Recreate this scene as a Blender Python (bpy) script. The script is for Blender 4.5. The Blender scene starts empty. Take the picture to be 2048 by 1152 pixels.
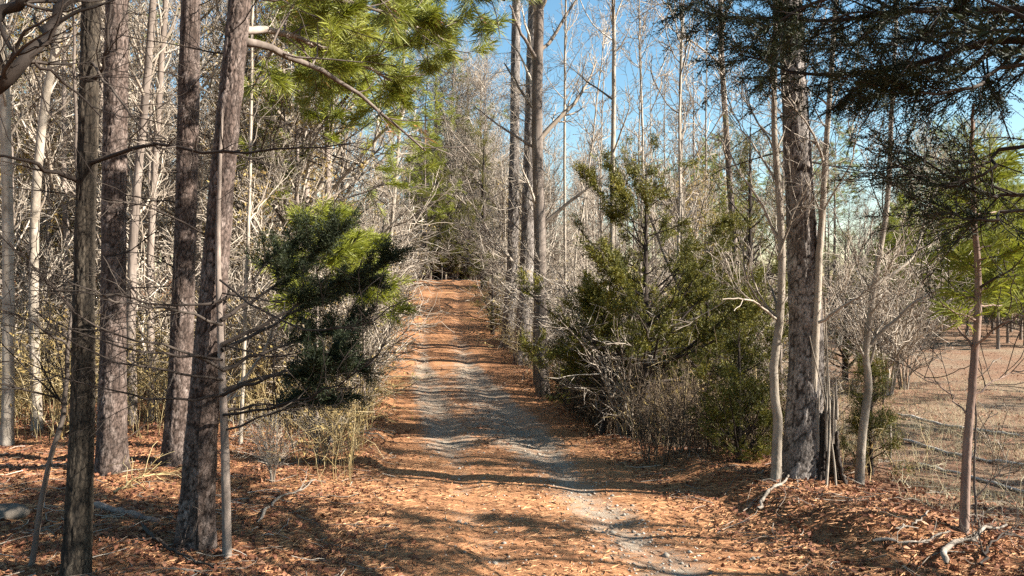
import bpy, math
import numpy as np
from mathutils import Vector

rng = np.random.default_rng(11)
S = bpy.context.scene
COL = S.collection

# ------------------------------------------------------------------ camera
CAM_Z, F = 1.7, 1500.0            # focal length in pixels of the 2048 px wide photograph
cam = bpy.data.cameras.new("camera")
cam.sensor_width = 36.0
cam.lens = F / 2048.0 * 36.0
cam.clip_start, cam.clip_end = 0.05, 3000.0
cam_ob = bpy.data.objects.new("camera", cam)
COL.objects.link(cam_ob)
cam_ob.location = (0, 0, CAM_Z)
cam_ob.rotation_euler = (math.radians(90), 0, 0)
S.camera = cam_ob

# ------------------------------------------------------------------ sky, sun, exposure
SUN_EL, SUN_AZ = 33.0, 104.0      # azimuth: clockwise from +Y (the view), so 104 = over the field, slightly behind
world = bpy.data.worlds.new("World")
S.world = world
world.use_nodes = True
wn, wl = world.node_tree.nodes, world.node_tree.links
bg = wn["Background"]
sky = wn.new("ShaderNodeTexSky")
sky.sky_type = 'NISHITA'
sky.sun_disc = False
sky.sun_elevation = math.radians(SUN_EL)
sky.sun_rotation = math.radians(SUN_AZ)
sky.air_density, sky.dust_density, sky.ozone_density = 1.2, 0.4, 1.2
skysat = wn.new("ShaderNodeHueSaturation")
skysat.inputs["Saturation"].default_value = 1.22
skysat.inputs["Hue"].default_value = 0.489
wl.new(sky.outputs[0], skysat.inputs["Color"])
wl.new(skysat.outputs[0], bg.inputs[0])
bg.inputs[1].default_value = 0.056
sun = bpy.data.lights.new("sun", 'SUN')
sun.energy, sun.angle, sun.color = 5.0, math.radians(0.5), (1.0, 0.94, 0.85)
sun_ob = bpy.data.objects.new("sun", sun)
COL.objects.link(sun_ob)
az, el = math.radians(SUN_AZ), math.radians(SUN_EL)
TO_SUN = Vector((math.sin(az) * math.cos(el), math.cos(az) * math.cos(el), math.sin(el)))
sun_ob.rotation_euler = TO_SUN.to_track_quat('Z', 'Y').to_euler()
vs = S.view_settings
vs.view_transform, vs.look, vs.gamma = 'Standard', 'None', 1.0
vs.use_curve_mapping = False
vs.exposure = 1.95
S.cycles.use_denoising = False
S.cycles.max_bounces = 5
S.cycles.diffuse_bounces = 3
S.cycles.transmission_bounces = 3
S.cycles.transparent_max_bounces = 4


# ------------------------------------------------------------------ small maths
def hash2(i, j, s=0):
    n = (i.astype(np.int64) * 374761393 + j.astype(np.int64) * 668265263 + s * 1274126177) & 0x7fffffff
    n = ((n ^ (n >> 13)) * 1274126177) & 0x7fffffff
    return ((n ^ (n >> 16)) & 0xffff) / 65535.0


def vnoise(x, y, s=0):
    x, y = np.asarray(x, float), np.asarray(y, float)
    i, j = np.floor(x), np.floor(y)
    u, v = x - i, y - j
    u, v = u * u * (3 - 2 * u), v * v * (3 - 2 * v)
    a = hash2(i, j, s) * (1 - u) + hash2(i + 1, j, s) * u
    b = hash2(i, j + 1, s) * (1 - u) + hash2(i + 1, j + 1, s) * u
    return a * (1 - v) + b * v


def fbm(x, y, s=0, o=4):
    t, a = 0, 0.5
    for k in range(o):
        t = t + a * (vnoise(x * 2 ** k, y * 2 ** k, s + k) - 0.5)
        a *= 0.5
    return t


def sstep(a, b, x):
    t = np.clip((np.asarray(x, float) - a) / (b - a), 0, 1)
    return t * t * (3 - 2 * t)


def nrm(v):
    return v / np.maximum(np.linalg.norm(v, axis=-1, keepdims=True), 1e-9)


# ------------------------------------------------------------------ the lie of the land
RY = [-30, 0, 4, 7.3, 11, 16, 22, 30, 40, 48, 54, 70, 120, 400]
RZ = [0.6, 0.0, -0.55, -0.85, -0.90, -1.05, -0.95, -0.5, 0.9, 2.05, 2.3, 2.3, 2.6, 6]
CX = [4.0, 2.2, 1.2, 0.54, -0.1, -0.75, -1.85, -2.85, -3.65, -4.05, -4.6, -7.5, -18, -60]
FY = [-30, 0, 5, 8, 12, 20, 30, 60, 90, 160, 400]
FZ = [0.4, -0.1, -0.55, -0.95, -1.30, -1.35, -1.2, -0.7, 0.3, 3.0, 8.0]


def smooth_interp(y, X, V):
    y = np.asarray(y, float)
    return (np.interp(y - 1.6, X, V) + np.interp(y - .6, X, V) + np.interp(y + .6, X, V) + np.interp(y + 1.6, X, V)) / 4


def xc(y):
    return smooth_interp(y, RY, CX)


def ground(x, y, track=False):
    x, y = np.asarray(x, float), np.asarray(y, float)
    off = x - xc(y)
    zr = smooth_interp(y, RY, RZ)
    zf = smooth_interp(y, FY, FZ)
    t = sstep(2.2, 8.0, off) * (1 - 0.0 * y)
    z = zr * (1 - t) + zf * t
    z = z + 0.16 * sstep(-1.8, -4.5, off)                       # wooded side lies a little higher
    z = z + 0.030 * np.maximum(-off - 12, 0) * 0.6
    edge = sstep(1.3, 2.6, np.abs(off))
    z = z + edge * (0.28 * fbm(x * .55, y * .55, 3) + 0.07 * fbm(x * 3.1, y * 3.1, 9, 3))
    z = z + (1 - edge) * 0.03 * fbm(x * 2.3, y * 2.3, 21, 3)
    # bank thrown up along the field side of the track, with a steep face to the track
    bw = sstep(6.0, 7.2, y) * (1 - sstep(10.6, 12.5, y))
    b = sstep(2.15, 2.75, off + 0.5 * fbm(y * .9, y * 0 + 4, 5)) * (1 - sstep(3.3, 5.2, off))
    z = z + bw * b * (0.30 + 0.26 * fbm(x * 1.7, y * 1.7, 31))
    lip = sstep(1.75, 2.1, off) * (1 - sstep(2.1, 2.6, off)) * sstep(5, 6, y) * (1 - sstep(16, 22, y))
    z = z + lip * 0.16 * np.clip(fbm(x * 1.1, y * .9, 41) + .25, 0, 1)
    lipl = sstep(-1.7, -2.0, off) * (1 - sstep(-2.0, -2.7, off)) * sstep(9, 11, y) * (1 - sstep(30, 40, y))
    z = z + lipl * 0.12
    rut = np.exp(-((off - .75) / .24) ** 2) + np.exp(-((off + .75) / .24) ** 2)
    z = z - 0.045 * rut * (0.6 + 1.2 * vnoise(y * .4, y * 0 + 3, 8))
    if not track:
        z = z - 0.07 * (1 - sstep(1.45, 1.75, np.abs(off)))
    return z


def at(px, py, d):
    return np.array([(px - 1024) / F * d, d, CAM_Z + (576 - py) / F * d])


def hit(px, py):
    """where the line of sight through a pixel of the photograph meets the ground"""
    ds = np.linspace(2.5, 140, 14000)
    x, z = (px - 1024) / F * ds, CAM_Z + (576 - py) / F * ds
    g = ground(x, ds)
    k = np.argmax(z <= g)
    return np.array([x[k], ds[k], float(g[k])])


# ------------------------------------------------------------------ mesh collector
class Geo:
    def __init__(self):
        self.v, self.f4, self.f3, self.t, self.n = [], [], [], [], 0

    def add(self, v, quads=None, tris=None, tint=None):
        v = v.reshape(-1, 3)
        if quads is not None and len(quads):
            self.f4.append(quads.reshape(-1, 4) + self.n)
        if tris is not None and len(tris):
            self.f3.append(tris.reshape(-1, 3) + self.n)
        self.v.append(v)
        t = np.zeros(len(v)) if tint is None else np.broadcast_to(tint, (len(v),)) if np.ndim(tint) == 0 else np.asarray(tint).reshape(-1)
        self.t.append(t)
        self.n += len(v)

    def tubes(self, P, R, sides=5, tint=None):
        """P (B,n,3) centre lines, R (B,n) radii"""
        P, R = np.asarray(P, float), np.asarray(R, float)
        if P.ndim == 2:
            P, R = P[None], R[None]
        B, n, _ = P.shape
        if B == 0:
            return
        T = nrm(np.gradient(P, axis=1))
        D = nrm(P[:, -1] - P[:, 0])
        ref = np.where(np.abs(D[:, 2:3]) < .8, np.array([[0, 0, 1.0]]), np.array([[1.0, 0, 0]]))
        U = nrm(np.cross(T, ref[:, None, :]))
        V = np.cross(T, U)
        a = np.arange(sides) / sides * 2 * math.pi
        ring = P[:, :, None, :] + R[:, :, None, None] * (np.cos(a)[:, None] * U[:, :, None, :] + np.sin(a)[:, None] * V[:, :, None, :])
        idx = np.arange(B * n * sides).reshape(B, n, sides)
        q = np.stack([idx[:, :-1, :], np.roll(idx, -1, 2)[:, :-1, :], np.roll(idx, -1, 2)[:, 1:, :], idx[:, 1:, :]], -1)
        if tint is None:
            tint = rng.random(B)
        self.add(ring, q, None, np.repeat(np.broadcast_to(tint, (B,)), n * sides))

    def mesh(self, name, smooth=True, extra=None):
        m = bpy.data.meshes.new(name)
        v = np.concatenate(self.v) if self.v else np.zeros((0, 3))
        f4 = np.concatenate(self.f4) if self.f4 else np.zeros((0, 4), int)
        f3 = np.concatenate(self.f3) if self.f3 else np.zeros((0, 3), int)
        m.vertices.add(len(v))
        m.vertices.foreach_set("co", v.astype(np.float32).ravel())
        nl = len(f4) * 4 + len(f3) * 3
        m.loops.add(nl)
        m.loops.foreach_set("vertex_index", np.concatenate([f4.ravel(), f3.ravel()]).astype(np.int32))
        m.polygons.add(len(f4) + len(f3))
        st = np.concatenate([np.arange(len(f4)) * 4, len(f4) * 4 + np.arange(len(f3)) * 3]).astype(np.int32)
        m.polygons.foreach_set("loop_start", st)
        if smooth:
            m.polygons.foreach_set("use_smooth", np.ones(len(f4) + len(f3), bool))
        at_ = m.attributes.new("tint", 'FLOAT', 'POINT')
        at_.data.foreach_set("value", np.concatenate(self.t).astype(np.float32) if self.t else np.zeros(0, np.float32))
        for k, val in (extra or {}).items():
            e = m.attributes.new(k, 'FLOAT', 'POINT')
            e.data.foreach_set("value", np.asarray(val, np.float32).ravel())
        m.update(calc_edges=True)
        m.validate()
        return m


# ------------------------------------------------------------------ materials
def material(name, stops, noise=4.0, stretch=(1, 1, 1), use_tint=.5, rough=.85, bump=0., bscale=30., trans=0., objvar=.0, spec=.2, ridge=None):
    """colour ramp driven by per-piece tint and object-space noise; optional translucency and relief"""
    m = bpy.data.materials.new(name)
    m.use_nodes = True
    nt = m.node_tree
    N, L = nt.nodes, nt.links
    N.clear()
    out = N.new("ShaderNodeOutputMaterial")
    bs = N.new("ShaderNodeBsdfPrincipled")
    bs.inputs["Roughness"].default_value = rough
    bs.inputs["Specular IOR Level"].default_value = spec
    tc = N.new("ShaderNodeTexCoord")
    mp = N.new("ShaderNodeMapping")
    mp.inputs["Scale"].default_value = stretch
    L.new(tc.outputs["Object"], mp.inputs[0])
    no = N.new("ShaderNodeTexNoise")
    no.inputs["Scale"].default_value = noise
    no.inputs["Detail"].default_value = 5
    no.inputs["Roughness"].default_value = .65
    L.new(mp.outputs[0], no.inputs["Vector"])
    atn = N.new("ShaderNodeAttribute")
    atn.attribute_name = "tint"
    mix = N.new("ShaderNodeMix")
    mix.data_type = 'FLOAT'
    mix.inputs[0].default_value = use_tint
    mr = N.new("ShaderNodeMapRange")
    mr.inputs[1].default_value, mr.inputs[2].default_value = .28, .72
    L.new(no.outputs["Fac"], mr.inputs[0])
    L.new(mr.outputs[0], mix.inputs[2])
    L.new(atn.outputs["Fac"], mix.inputs[3])
    cr = N.new("ShaderNodeValToRGB")
    els = cr.color_ramp.elements
    while len(els) < len(stops):
        els.new(.5)
    for e, (p, c) in zip(els, stops):
        e.position, e.color = p, (*c, 1)
    L.new(mix.outputs[0], cr.inputs[0])
    colour = cr.outputs[0]
    if ridge:
        ra = N.new("ShaderNodeAttribute")
        ra.attribute_name = "ridge"
        mx = N.new("ShaderNodeMix")
        mx.data_type = 'RGBA'
        L.new(ra.outputs["Fac"], mx.inputs[0])
        mx.inputs[6].default_value = (*ridge, 1)
        L.new(colour, mx.inputs[7])
        colour = mx.outputs[2]
        vo = N.new("ShaderNodeTexVoronoi")
        vo.feature = 'DISTANCE_TO_EDGE'
        vm = N.new("ShaderNodeMapping")
        vm.inputs["Scale"].default_value = (42, 42, 15)
        wob = N.new("ShaderNodeVectorMath")
        wob.operation = 'MULTIPLY_ADD'
        wob.inputs[1].default_value = (.06, .06, .10)
        L.new(no.outputs["Color"], wob.inputs[0])
        L.new(tc.outputs["Object"], wob.inputs[2])
        L.new(wob.outputs[0], vm.inputs[0])
        L.new(vm.outputs[0], vo.inputs["Vector"])
        vo.inputs["Scale"].default_value = 1.0
        vr = N.new("ShaderNodeMapRange")
        vr.inputs[1].default_value, vr.inputs[2].default_value = .02, .16
        vr.inputs[3].default_value, vr.inputs[4].default_value = .30, 1.0
        L.new(vo.outputs["Distance"], vr.inputs[0])
        mm = N.new("ShaderNodeMix")
        mm.data_type, mm.blend_type = 'RGBA', 'MULTIPLY'
        mm.inputs[0].default_value = .85
        L.new(colour, mm.inputs[6])
        L.new(vr.outputs[0], mm.inputs[7])
        colour = mm.outputs[2]
    if objvar:
        oi = N.new("ShaderNodeObjectInfo")
        hs = N.new("ShaderNodeHueSaturation")
        m2 = N.new("ShaderNodeMapRange")
        m2.inputs[3].default_value, m2.inputs[4].default_value = 1 - objvar, 1 + objvar
        L.new(oi.outputs["Random"], m2.inputs[0])
        L.new(m2.outputs[0], hs.inputs["Value"])
        L.new(colour, hs.inputs["Color"])
        colour = hs.outputs[0]
    L.new(colour, bs.inputs["Base Color"])
    if bump:
        bn = N.new("ShaderNodeTexNoise")
        bn.inputs["Scale"].default_value = bscale
        bn.inputs["Detail"].default_value = 4
        L.new(mp.outputs[0], bn.inputs["Vector"])
        bu = N.new("ShaderNodeBump")
        bu.inputs["Strength"].default_value = bump
        bu.inputs["Distance"].default_value = .02
        L.new(bn.outputs["Fac"], bu.inputs["Height"])
        L.new(bu.outputs[0], bs.inputs["Normal"])
    sh = bs.outputs[0]
    if trans:
        tr = N.new("ShaderNodeBsdfTranslucent")
        L.new(colour, tr.inputs["Color"])
        ms = N.new("ShaderNodeMixShader")
        ms.inputs[0].default_value = trans
        L.new(sh, ms.inputs[1])
        L.new(tr.outputs[0], ms.inputs[2])
        sh = ms.outputs[0]
    L.new(sh, out.inputs[0])
    return m


M = {}
M['pine_bark'] = material("pine_bark", [(0, (.055, .036, .028)), (.45, (.145, .105, .086)), (1, (.33, .265, .228))], 9, (1, 1, .5), .45, .9, .6, 40, ridge=(.030, .019, .014))
M['grey_pine'] = material('grey_pine', [(0, (.11, .09, .075)), (.45, (.29, .25, .22)), (1, (.50, .455, .41))], 9, (1, 1, .5), .45, .9, .6, 40, ridge=(.04, .03, .024))
M['grey_bark'] = material("grey_bark", [(0, (.026, .020, .014)), (.5, (.070, .054, .038)), (1, (.16, .13, .095))], 8, (1, 1, .3), .4, .9, .7, 30, ridge=(.03, .024, .018))
M['far_bark'] = material("far_bark", [(0, (.065, .050, .040)), (.5, (.17, .135, .11)), (1, (.32, .265, .22))], 5, (1, 1, .25), .15, .9, .8, 14, objvar=.3)
M['pale_bark'] = material("pale_bark", [(0, (.10, .080, .060)), (.4, (.24, .20, .155)), (1, (.40, .345, .28))], 7, (1, 1, .5), .2, .85, .4, 30, objvar=.18)
M['twig'] = material("twig", [(0, (.065, .048, .036)), (.45, (.24, .195, .15)), (.8, (.44, .375, .30)), (1, (.58, .51, .42))], 2, (1, 1, 1), .75, .8, objvar=.22)
M['dark_twig'] = material("dark_twig", [(0, (.018, .013, .010)), (.6, (.044, .033, .026)), (1, (.12, .098, .078))], 3, (1, 1, 1), .6, .85)  # dark dead wood; its low colour also paints shade onto the near limbs
M['cane'] = material("cane", [(0, (.10, .070, .030)), (.4, (.28, .205, .090)), (.8, (.44, .34, .18)), (1, (.54, .47, .33))], 1.0, (1, 1, .4), .75, .85)
M['tan_leaf'] = material("tan_leaf", [(0, (.13, .075, .025)), (.35, (.29, .195, .065)), (.7, (.42, .31, .12)), (1, (.27, .25, .065))], 1.2, (1, 1, 1), .7, .75, trans=.3)
M['litter'] = material("litter", [(0, (.045, .020, .013)), (.4, (.15, .060, .034)), (.75, (.28, .125, .068)), (.93, (.42, .24, .14)), (1, (.62, .50, .40))], 1.1, (1, 1, 1), .62, .75, trans=.12)
M['straw'] = material("straw", [(0, (.15, .060, .027)), (.5, (.36, .175, .080)), (1, (.54, .32, .16))], .8, (1, 1, 1), .7, .7)
M['needle'] = material("needle", [(0, (.07, .085, .010)), (.5, (.19, .21, .020)), (1, (.34, .33, .045))], .9, (1, 1, 1), .65, .55, trans=.35, spec=.35)
M['dim_needle'] = material("dim_needle", [(0, (.022, .042, .016)), (.5, (.055, .085, .026)), (1, (.11, .14, .04))], .9, (1, 1, 1), .65, .55, trans=.25, spec=.3)
M['brown_needle'] = material("brown_needle", [(0, (.12, .045, .018)), (1, (.34, .14, .05))], 2, (1, 1, 1), .7, .7)
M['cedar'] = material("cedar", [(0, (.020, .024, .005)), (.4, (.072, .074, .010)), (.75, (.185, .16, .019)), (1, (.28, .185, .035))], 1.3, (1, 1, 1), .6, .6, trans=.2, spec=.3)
M['cedar_shade_tone'] = material("cedar_shade_tone", [(0, (.006, .010, .004)), (.5, (.018, .026, .008)), (1, (.055, .058, .016))], 1.3, (1, 1, 1), .6, .65, trans=.12, spec=.3)  # cedar foliage copy, darkened so the colour itself carries the shade
M['bleached'] = material("bleached", [(0, (.085, .066, .05)), (.5, (.20, .165, .13)), (1, (.36, .315, .26))], 9, (1, 1, .3), .4, .85, .4, 40)
M['pole'] = material('pole', [(0, (.34, .30, .25)), (1, (.55, .51, .45))], 9, (1, 1, .3), .3, .85)
M['brush'] = material('brush', [(0, (.045, .030, .020)), (.6, (.12, .085, .055)), (1, (.25, .19, .13))], 1.0, (1, 1, .4), .75, .85)
M['reddish'] = material('reddish', [(0, (.10, .065, .05)), (.5, (.20, .135, .105)), (1, (.32, .24, .19))], 7, (1, 1, .4), .2, .85, .4, 30)
M['rust'] = material("rust_steel", [(0, (.03, .025, .02)), (1, (.09, .06, .045))], 12, (1, 1, 1), .0, .7)
M['grey_rock'] = material("grey_rock", [(0, (.06, .048, .036)), (1, (.17, .14, .11))], 6, (1, 1, 1), .0, .9, .6, 14)
M['dry_grass'] = material("dry_grass", [(0, (.30, .24, .13)), (.6, (.48, .41, .26)), (1, (.58, .52, .38))], 1, (1, 1, 1), .7, .8, trans=.2)


def ground_material(name, track):
    m = bpy.data.materials.new(name)
    m.use_nodes = True
    nt = m.node_tree
    N, L = nt.nodes, nt.links
    bs = N["Principled BSDF"]
    bs.inputs["Roughness"].default_value = .95
    bs.inputs["Specular IOR Level"].default_value = .1
    geo = N.new("ShaderNodeNewGeometry")

    def noise(scale, detail=6, rough=.6, sx=(1, 1, 1)):
        mp = N.new("ShaderNodeMapping")
        mp.inputs["Scale"].default_value = sx
        L.new(geo.outputs["Position"], mp.inputs[0])
        n = N.new("ShaderNodeTexNoise")
        n.inputs["Scale"].default_value, n.inputs["Detail"].default_value, n.inputs["Roughness"].default_value = scale, detail, rough
        L.new(mp.outputs[0], n.inputs["Vector"])
        return n.outputs["Fac"]

    def ramp(fac, stops):
        c = N.new("ShaderNodeValToRGB")
        while len(c.color_ramp.elements) < len(stops):
            c.color_ramp.elements.new(.5)
        for e, (p, col) in zip(c.color_ramp.elements, stops):
            e.position, e.color = p, (*col, 1)
        L.new(fac, c.inputs[0])
        return c.outputs[0]

    def mixc(f, a, b):
        x = N.new("ShaderNodeMix")
        x.data_type = 'RGBA'
        if isinstance(f, float):
            x.inputs[0].default_value = f
        else:
            L.new(f, x.inputs[0])
        L.new(a, x.inputs[6])
        L.new(b, x.inputs[7])
        return x.outputs[2]

    def attr(n):
        a = N.new("ShaderNodeAttribute")
        a.attribute_name = n
        return a.outputs["Fac"]

    fine = noise(28, 8, .75)
    straw = ramp(fine, [(.28, (.12, .048, .022)), (.42, (.27, .120, .054)), (.56, (.40, .205, .098)), (.70, (.50, .31, .17))])
    leafy = ramp(noise(17, 8, .8), [(.33, (.045, .020, .012)), (.50, (.20, .085, .045)), (.66, (.36, .19, .10)), (.8, (.50, .36, .24))])
    patch = ramp(noise(.9, 4, .6), [(.42, (0, 0, 0)), (.62, (1, 1, 1))])
    if track:
        gravel = ramp(noise(38, 8, .8), [(.30, (.15, .118, .088)), (.5, (.285, .238, .182)), (.72, (.40, .345, .27))])
        r = N.new("ShaderNodeMath")
        r.operation = 'ADD'
        L.new(attr("rut"), r.inputs[0])
        nz = N.new("ShaderNodeMath")
        nz.operation = 'MULTIPLY_ADD'
        L.new(noise(3.2, 6, .7, (1, .6, 1)), nz.inputs[0])
        nz.inputs[1].default_value, nz.inputs[2].default_value = 2.6, -1.42
        L.new(nz.outputs[0], r.inputs[1])
        f = ramp(r.outputs[0], [(.25, (0, 0, 0)), (1.0, (.92, .92, .92))])
        base = mixc(patch, straw, mixc(.45, straw, leafy))
        col = mixc(f, base, gravel)
    else:
        grass = ramp(noise(9, 8, .75), [(.3, (.085, .060, .038)), (.5, (.21, .150, .098)), (.7, (.33, .255, .175))])
        wood = mixc(patch, leafy, straw)
        brown = ramp(noise(17, 8, .8), [(.33, (.045, .026, .017)), (.50, (.18, .102, .062)), (.66, (.33, .21, .135)), (.8, (.48, .37, .27))])
        field = mixc(ramp(noise(.35, 4, .6), [(.34, (0, 0, 0)), (.54, (1, 1, 1))]), grass, brown)
        col = mixc(attr("field"), mixc(attr("near_track"), wood, straw), field)
    L.new(col, bs.inputs["Base Color"])
    bu = N.new("ShaderNodeBump")
    bu.inputs["Strength"].default_value = .45 if track else .8
    bu.inputs["Distance"].default_value = .05
    L.new(noise(22, 8, .8), bu.inputs["Height"])
    L.new(bu.outputs[0], bs.inputs["Normal"])
    return m


# ------------------------------------------------------------------ scene-tree helpers
JOINED = {'branches', 'crown', 'needles', 'dead_needles', 'leaves', 'twigs', 'stems'}


def link(name, mesh, mat, parent=None):
    o = bpy.data.objects.new(name, mesh)
    if mat is not None and not mesh.materials:
        mesh.materials.append(mat)
    COL.objects.link(o)
    if parent:
        o.parent = parent
        if name in JOINED:
            o['kind'] = "stuff"
    return o


def link_limbs(e, st, mat, sides=6, name="limb"):
    for P, R in zip(*st):
        gl = Geo()
        gl.tubes(P, R, sides)
        link(name, gl.mesh(name), mat, e)


def tag(o, label, cat=None, group=None, kind=None):
    if label:
        o['label'] = label
    if cat:
        o['category'] = cat
    if group:
        o['group'] = group
    if kind:
        o['kind'] = kind
    return o


def thing(name, loc, label, cat, group=None, rotz=0., scale=1.):
    e = bpy.data.objects.new(name, None)
    e.empty_display_size = .2
    COL.objects.link(e)
    e.location = loc
    e.rotation_euler = (0, 0, rotz)
    e.scale = (scale,) * 3 if np.ndim(scale) == 0 else scale
    return tag(e, label, cat, group)


# ------------------------------------------------------------------ growing things
def curve(pts, n):
    """smooth line through a few points (Catmull-Rom), n samples"""
    p = np.asarray(pts, float)
    p = np.vstack([2 * p[0] - p[1], p, 2 * p[-1] - p[-2]])
    seg = len(p) - 3
    t = np.linspace(0, seg - 1e-6, n)
    i = t.astype(int)
    u = (t - i)[:, None]
    a, b, c, d = p[i], p[i + 1], p[i + 2], p[i + 3]
    return .5 * (2 * b + (c - a) * u + (2 * a - 5 * b + 4 * c - d) * u ** 2 + (3 * b - a - 3 * c + d) * u ** 3)


def grow(par, n, t0=.2, t1=1., ang=50, asd=12, L=1., lsd=.3, fall=.5, rr=.5, npts=5, wob=.15, up=.0, rmin=.003, taper=.25, gravity=0., byl=True, away=None):
    P, R = par
    B, m, _ = P.shape
    ln = np.linalg.norm(P[:, -1] - P[:, 0], axis=1) if byl else np.ones(B)
    idx = rng.choice(B, n, p=ln / ln.sum())
    t = rng.uniform(t0, t1, n)
    f = np.minimum(t * (m - 1), m - 1.001)
    i = f.astype(int)
    a = (f - i)[:, None]
    p0 = P[idx, i] * (1 - a) + P[idx, i + 1] * a
    tan = nrm(P[idx, i + 1] - P[idx, i])
    r0 = (R[idx, i] * (1 - a[:, 0]) + R[idx, i + 1] * a[:, 0])
    rv = rng.normal(size=(n, 3))
    if away is not None:
        rv = rv * .35 + np.asarray(away) / 1.0
        perp = nrm(rv - (rv * tan).sum(1, keepdims=True) * tan)
    else:
        perp = nrm(np.cross(tan, rv))
    an = np.radians(rng.normal(ang, asd, n))[:, None]
    d = np.cos(an) * tan + np.sin(an) * perp
    le = L * np.clip(rng.normal(1, lsd, n), .35, 1.9) * (1 - fall * (t - t0) / max(t1 - t0, 1e-6))
    if len(par) > 2:
        le = le * par[2][idx]
    step = (le / (npts - 1))[:, None]
    Q = np.empty((n, npts, 3))
    Q[:, 0] = p0
    for k in range(1, npts):
        d = nrm(d + wob * rng.normal(size=(n, 3)) + np.array([0, 0, up - gravity * k / npts]))
        Q[:, k] = Q[:, k - 1] + d * step
    rad = np.maximum(rmin, np.minimum(r0 * rr * rng.uniform(.7, 1.1, n), le * .03 + rmin)[:, None] * np.linspace(1, taper, npts))
    return Q, rad


def leaves(geo, P, n, size=.05, spread=.06, t0=.3, droop=.5):
    """small folded blades scattered along branch lines"""
    B, m, _ = P.shape
    idx = rng.integers(0, B, n)
    f = rng.uniform(t0, .999, n) * (m - 1)
    i = f.astype(int)
    a = (f - i)[:, None]
    p = P[idx, i] * (1 - a) + P[idx, np.minimum(i + 1, m - 1)] * a + rng.normal(size=(n, 3)) * spread
    blades(geo, p, size, droop)


def blades(geo, p, size, droop=.4, flat=0., tint=None, aspect=.5):
    n = len(p)
    s = size * rng.uniform(.45, 1.45, n)[:, None]
    d = rng.normal(size=(n, 3))
    d[:, 2] = d[:, 2] * (1 - flat) - droop
    d = nrm(d)
    w = rng.normal(size=(n, 3))
    w[:, 2] *= (1 - flat)
    w = nrm(w - (w * d).sum(1, keepdims=True) * d)
    nn = np.cross(d, w)
    lift = (rng.uniform(-.35, .5, n)[:, None]) * s
    v = np.stack([p - d * s * .5, p + w * s * aspect * .5 + nn * lift * .5, p + d * s * .5 + nn * lift * .3, p - w * s * aspect * .5 + nn * lift], 1)
    base = np.arange(n)[:, None] * 4
    tr = np.stack([base + np.array([[0, 1, 2]]), base + np.array([[0, 2, 3]])], 1)
    geo.add(v, None, tr, np.repeat(rng.random(n) if tint is None else tint, 4))


def ends(P, n, t0=.25):
    B, m, _ = P.shape
    idx = rng.integers(0, B, n)
    f = rng.uniform(t0, .999, n) * (m - 1)
    i = f.astype(int)
    a = (f - i)[:, None]
    p = P[idx, i] * (1 - a) + P[idx, i + 1] * a
    return p, nrm(P[idx, i + 1] - P[idx, i])


def needles(geo, p, d, k=36, ln=.18, w=.004, spread=.65, tint=None):
    n = len(p)
    dd = nrm(d[:, None, :] * .7 + rng.normal(size=(n, k, 3)) * spread)
    le = ln * rng.uniform(.7, 1.15, (n, k, 1))
    q = p[:, None, :] + d[:, None, :] * rng.uniform(-.20, .03, (n, k, 1)) * (ln / .18)
    s = nrm(np.cross(dd, rng.normal(size=(n, k, 3)))) * w * .5
    tip = q + dd * le - np.array([0, 0, 1.0]) * (le ** 2) * .6
    mid = q + dd * le * .55
    v = np.stack([q - s * .7, mid + s, tip, ], 2)
    tt = rng.random(n)[:, None] * .7 + rng.random((n, k)) * .3 if tint is None else np.full((n, k), tint)
    geo.add(v, None, np.arange(n * k * 3).reshape(-1, 3), np.repeat(tt.ravel(), 3))


def sprays(geo, p, d, k=15, ln=.15, leaf=.05, w=.010, droop=.15):
    """cedar sprays: an axis with short flat leaflets on both sides"""
    n = len(p)
    d = nrm(d + rng.normal(size=(n, 3)) * .35 - np.array([0, 0, droop]))
    side = nrm(np.cross(d, rng.normal(size=(n, 3)) * .7 + np.array([0, 0, 1.0])))
    up = np.cross(side, d)
    L = ln * rng.uniform(.6, 1.3, n)
    t = np.linspace(.05, 1, k)
    sg = np.where(np.arange(k) % 2 == 0, 1., -1.)
    base = p[:, None, :] + d[:, None, :] * (L[:, None] * t)[..., None]
    ld = nrm(d[:, None, :] * .75 + side[:, None, :] * sg[None, :, None] * .7 + up[:, None, :] * .25 + rng.normal(size=(n, k, 3)) * .35)
    ll = (leaf * (1.15 - .6 * t) * rng.uniform(.7, 1.3, (n, k)))[..., None]
    ws = nrm(np.cross(ld, rng.normal(size=(n, k, 3)))) * w * .5
    v = np.stack([base - ws * .6, base + ld * ll * .6 + ws, base + ld * ll, ], 2)
    v2 = np.stack([base + ws * .6, base + ld * ll * .55 - ws, base + ld * ll], 2)
    tt = np.repeat((rng.random(n)[:, None] * .75 + rng.random((n, k)) * .25).ravel(), 3)
    f = np.arange(n * k * 3).reshape(-1, 3)
    geo.add(v, None, f, tt)


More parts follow.
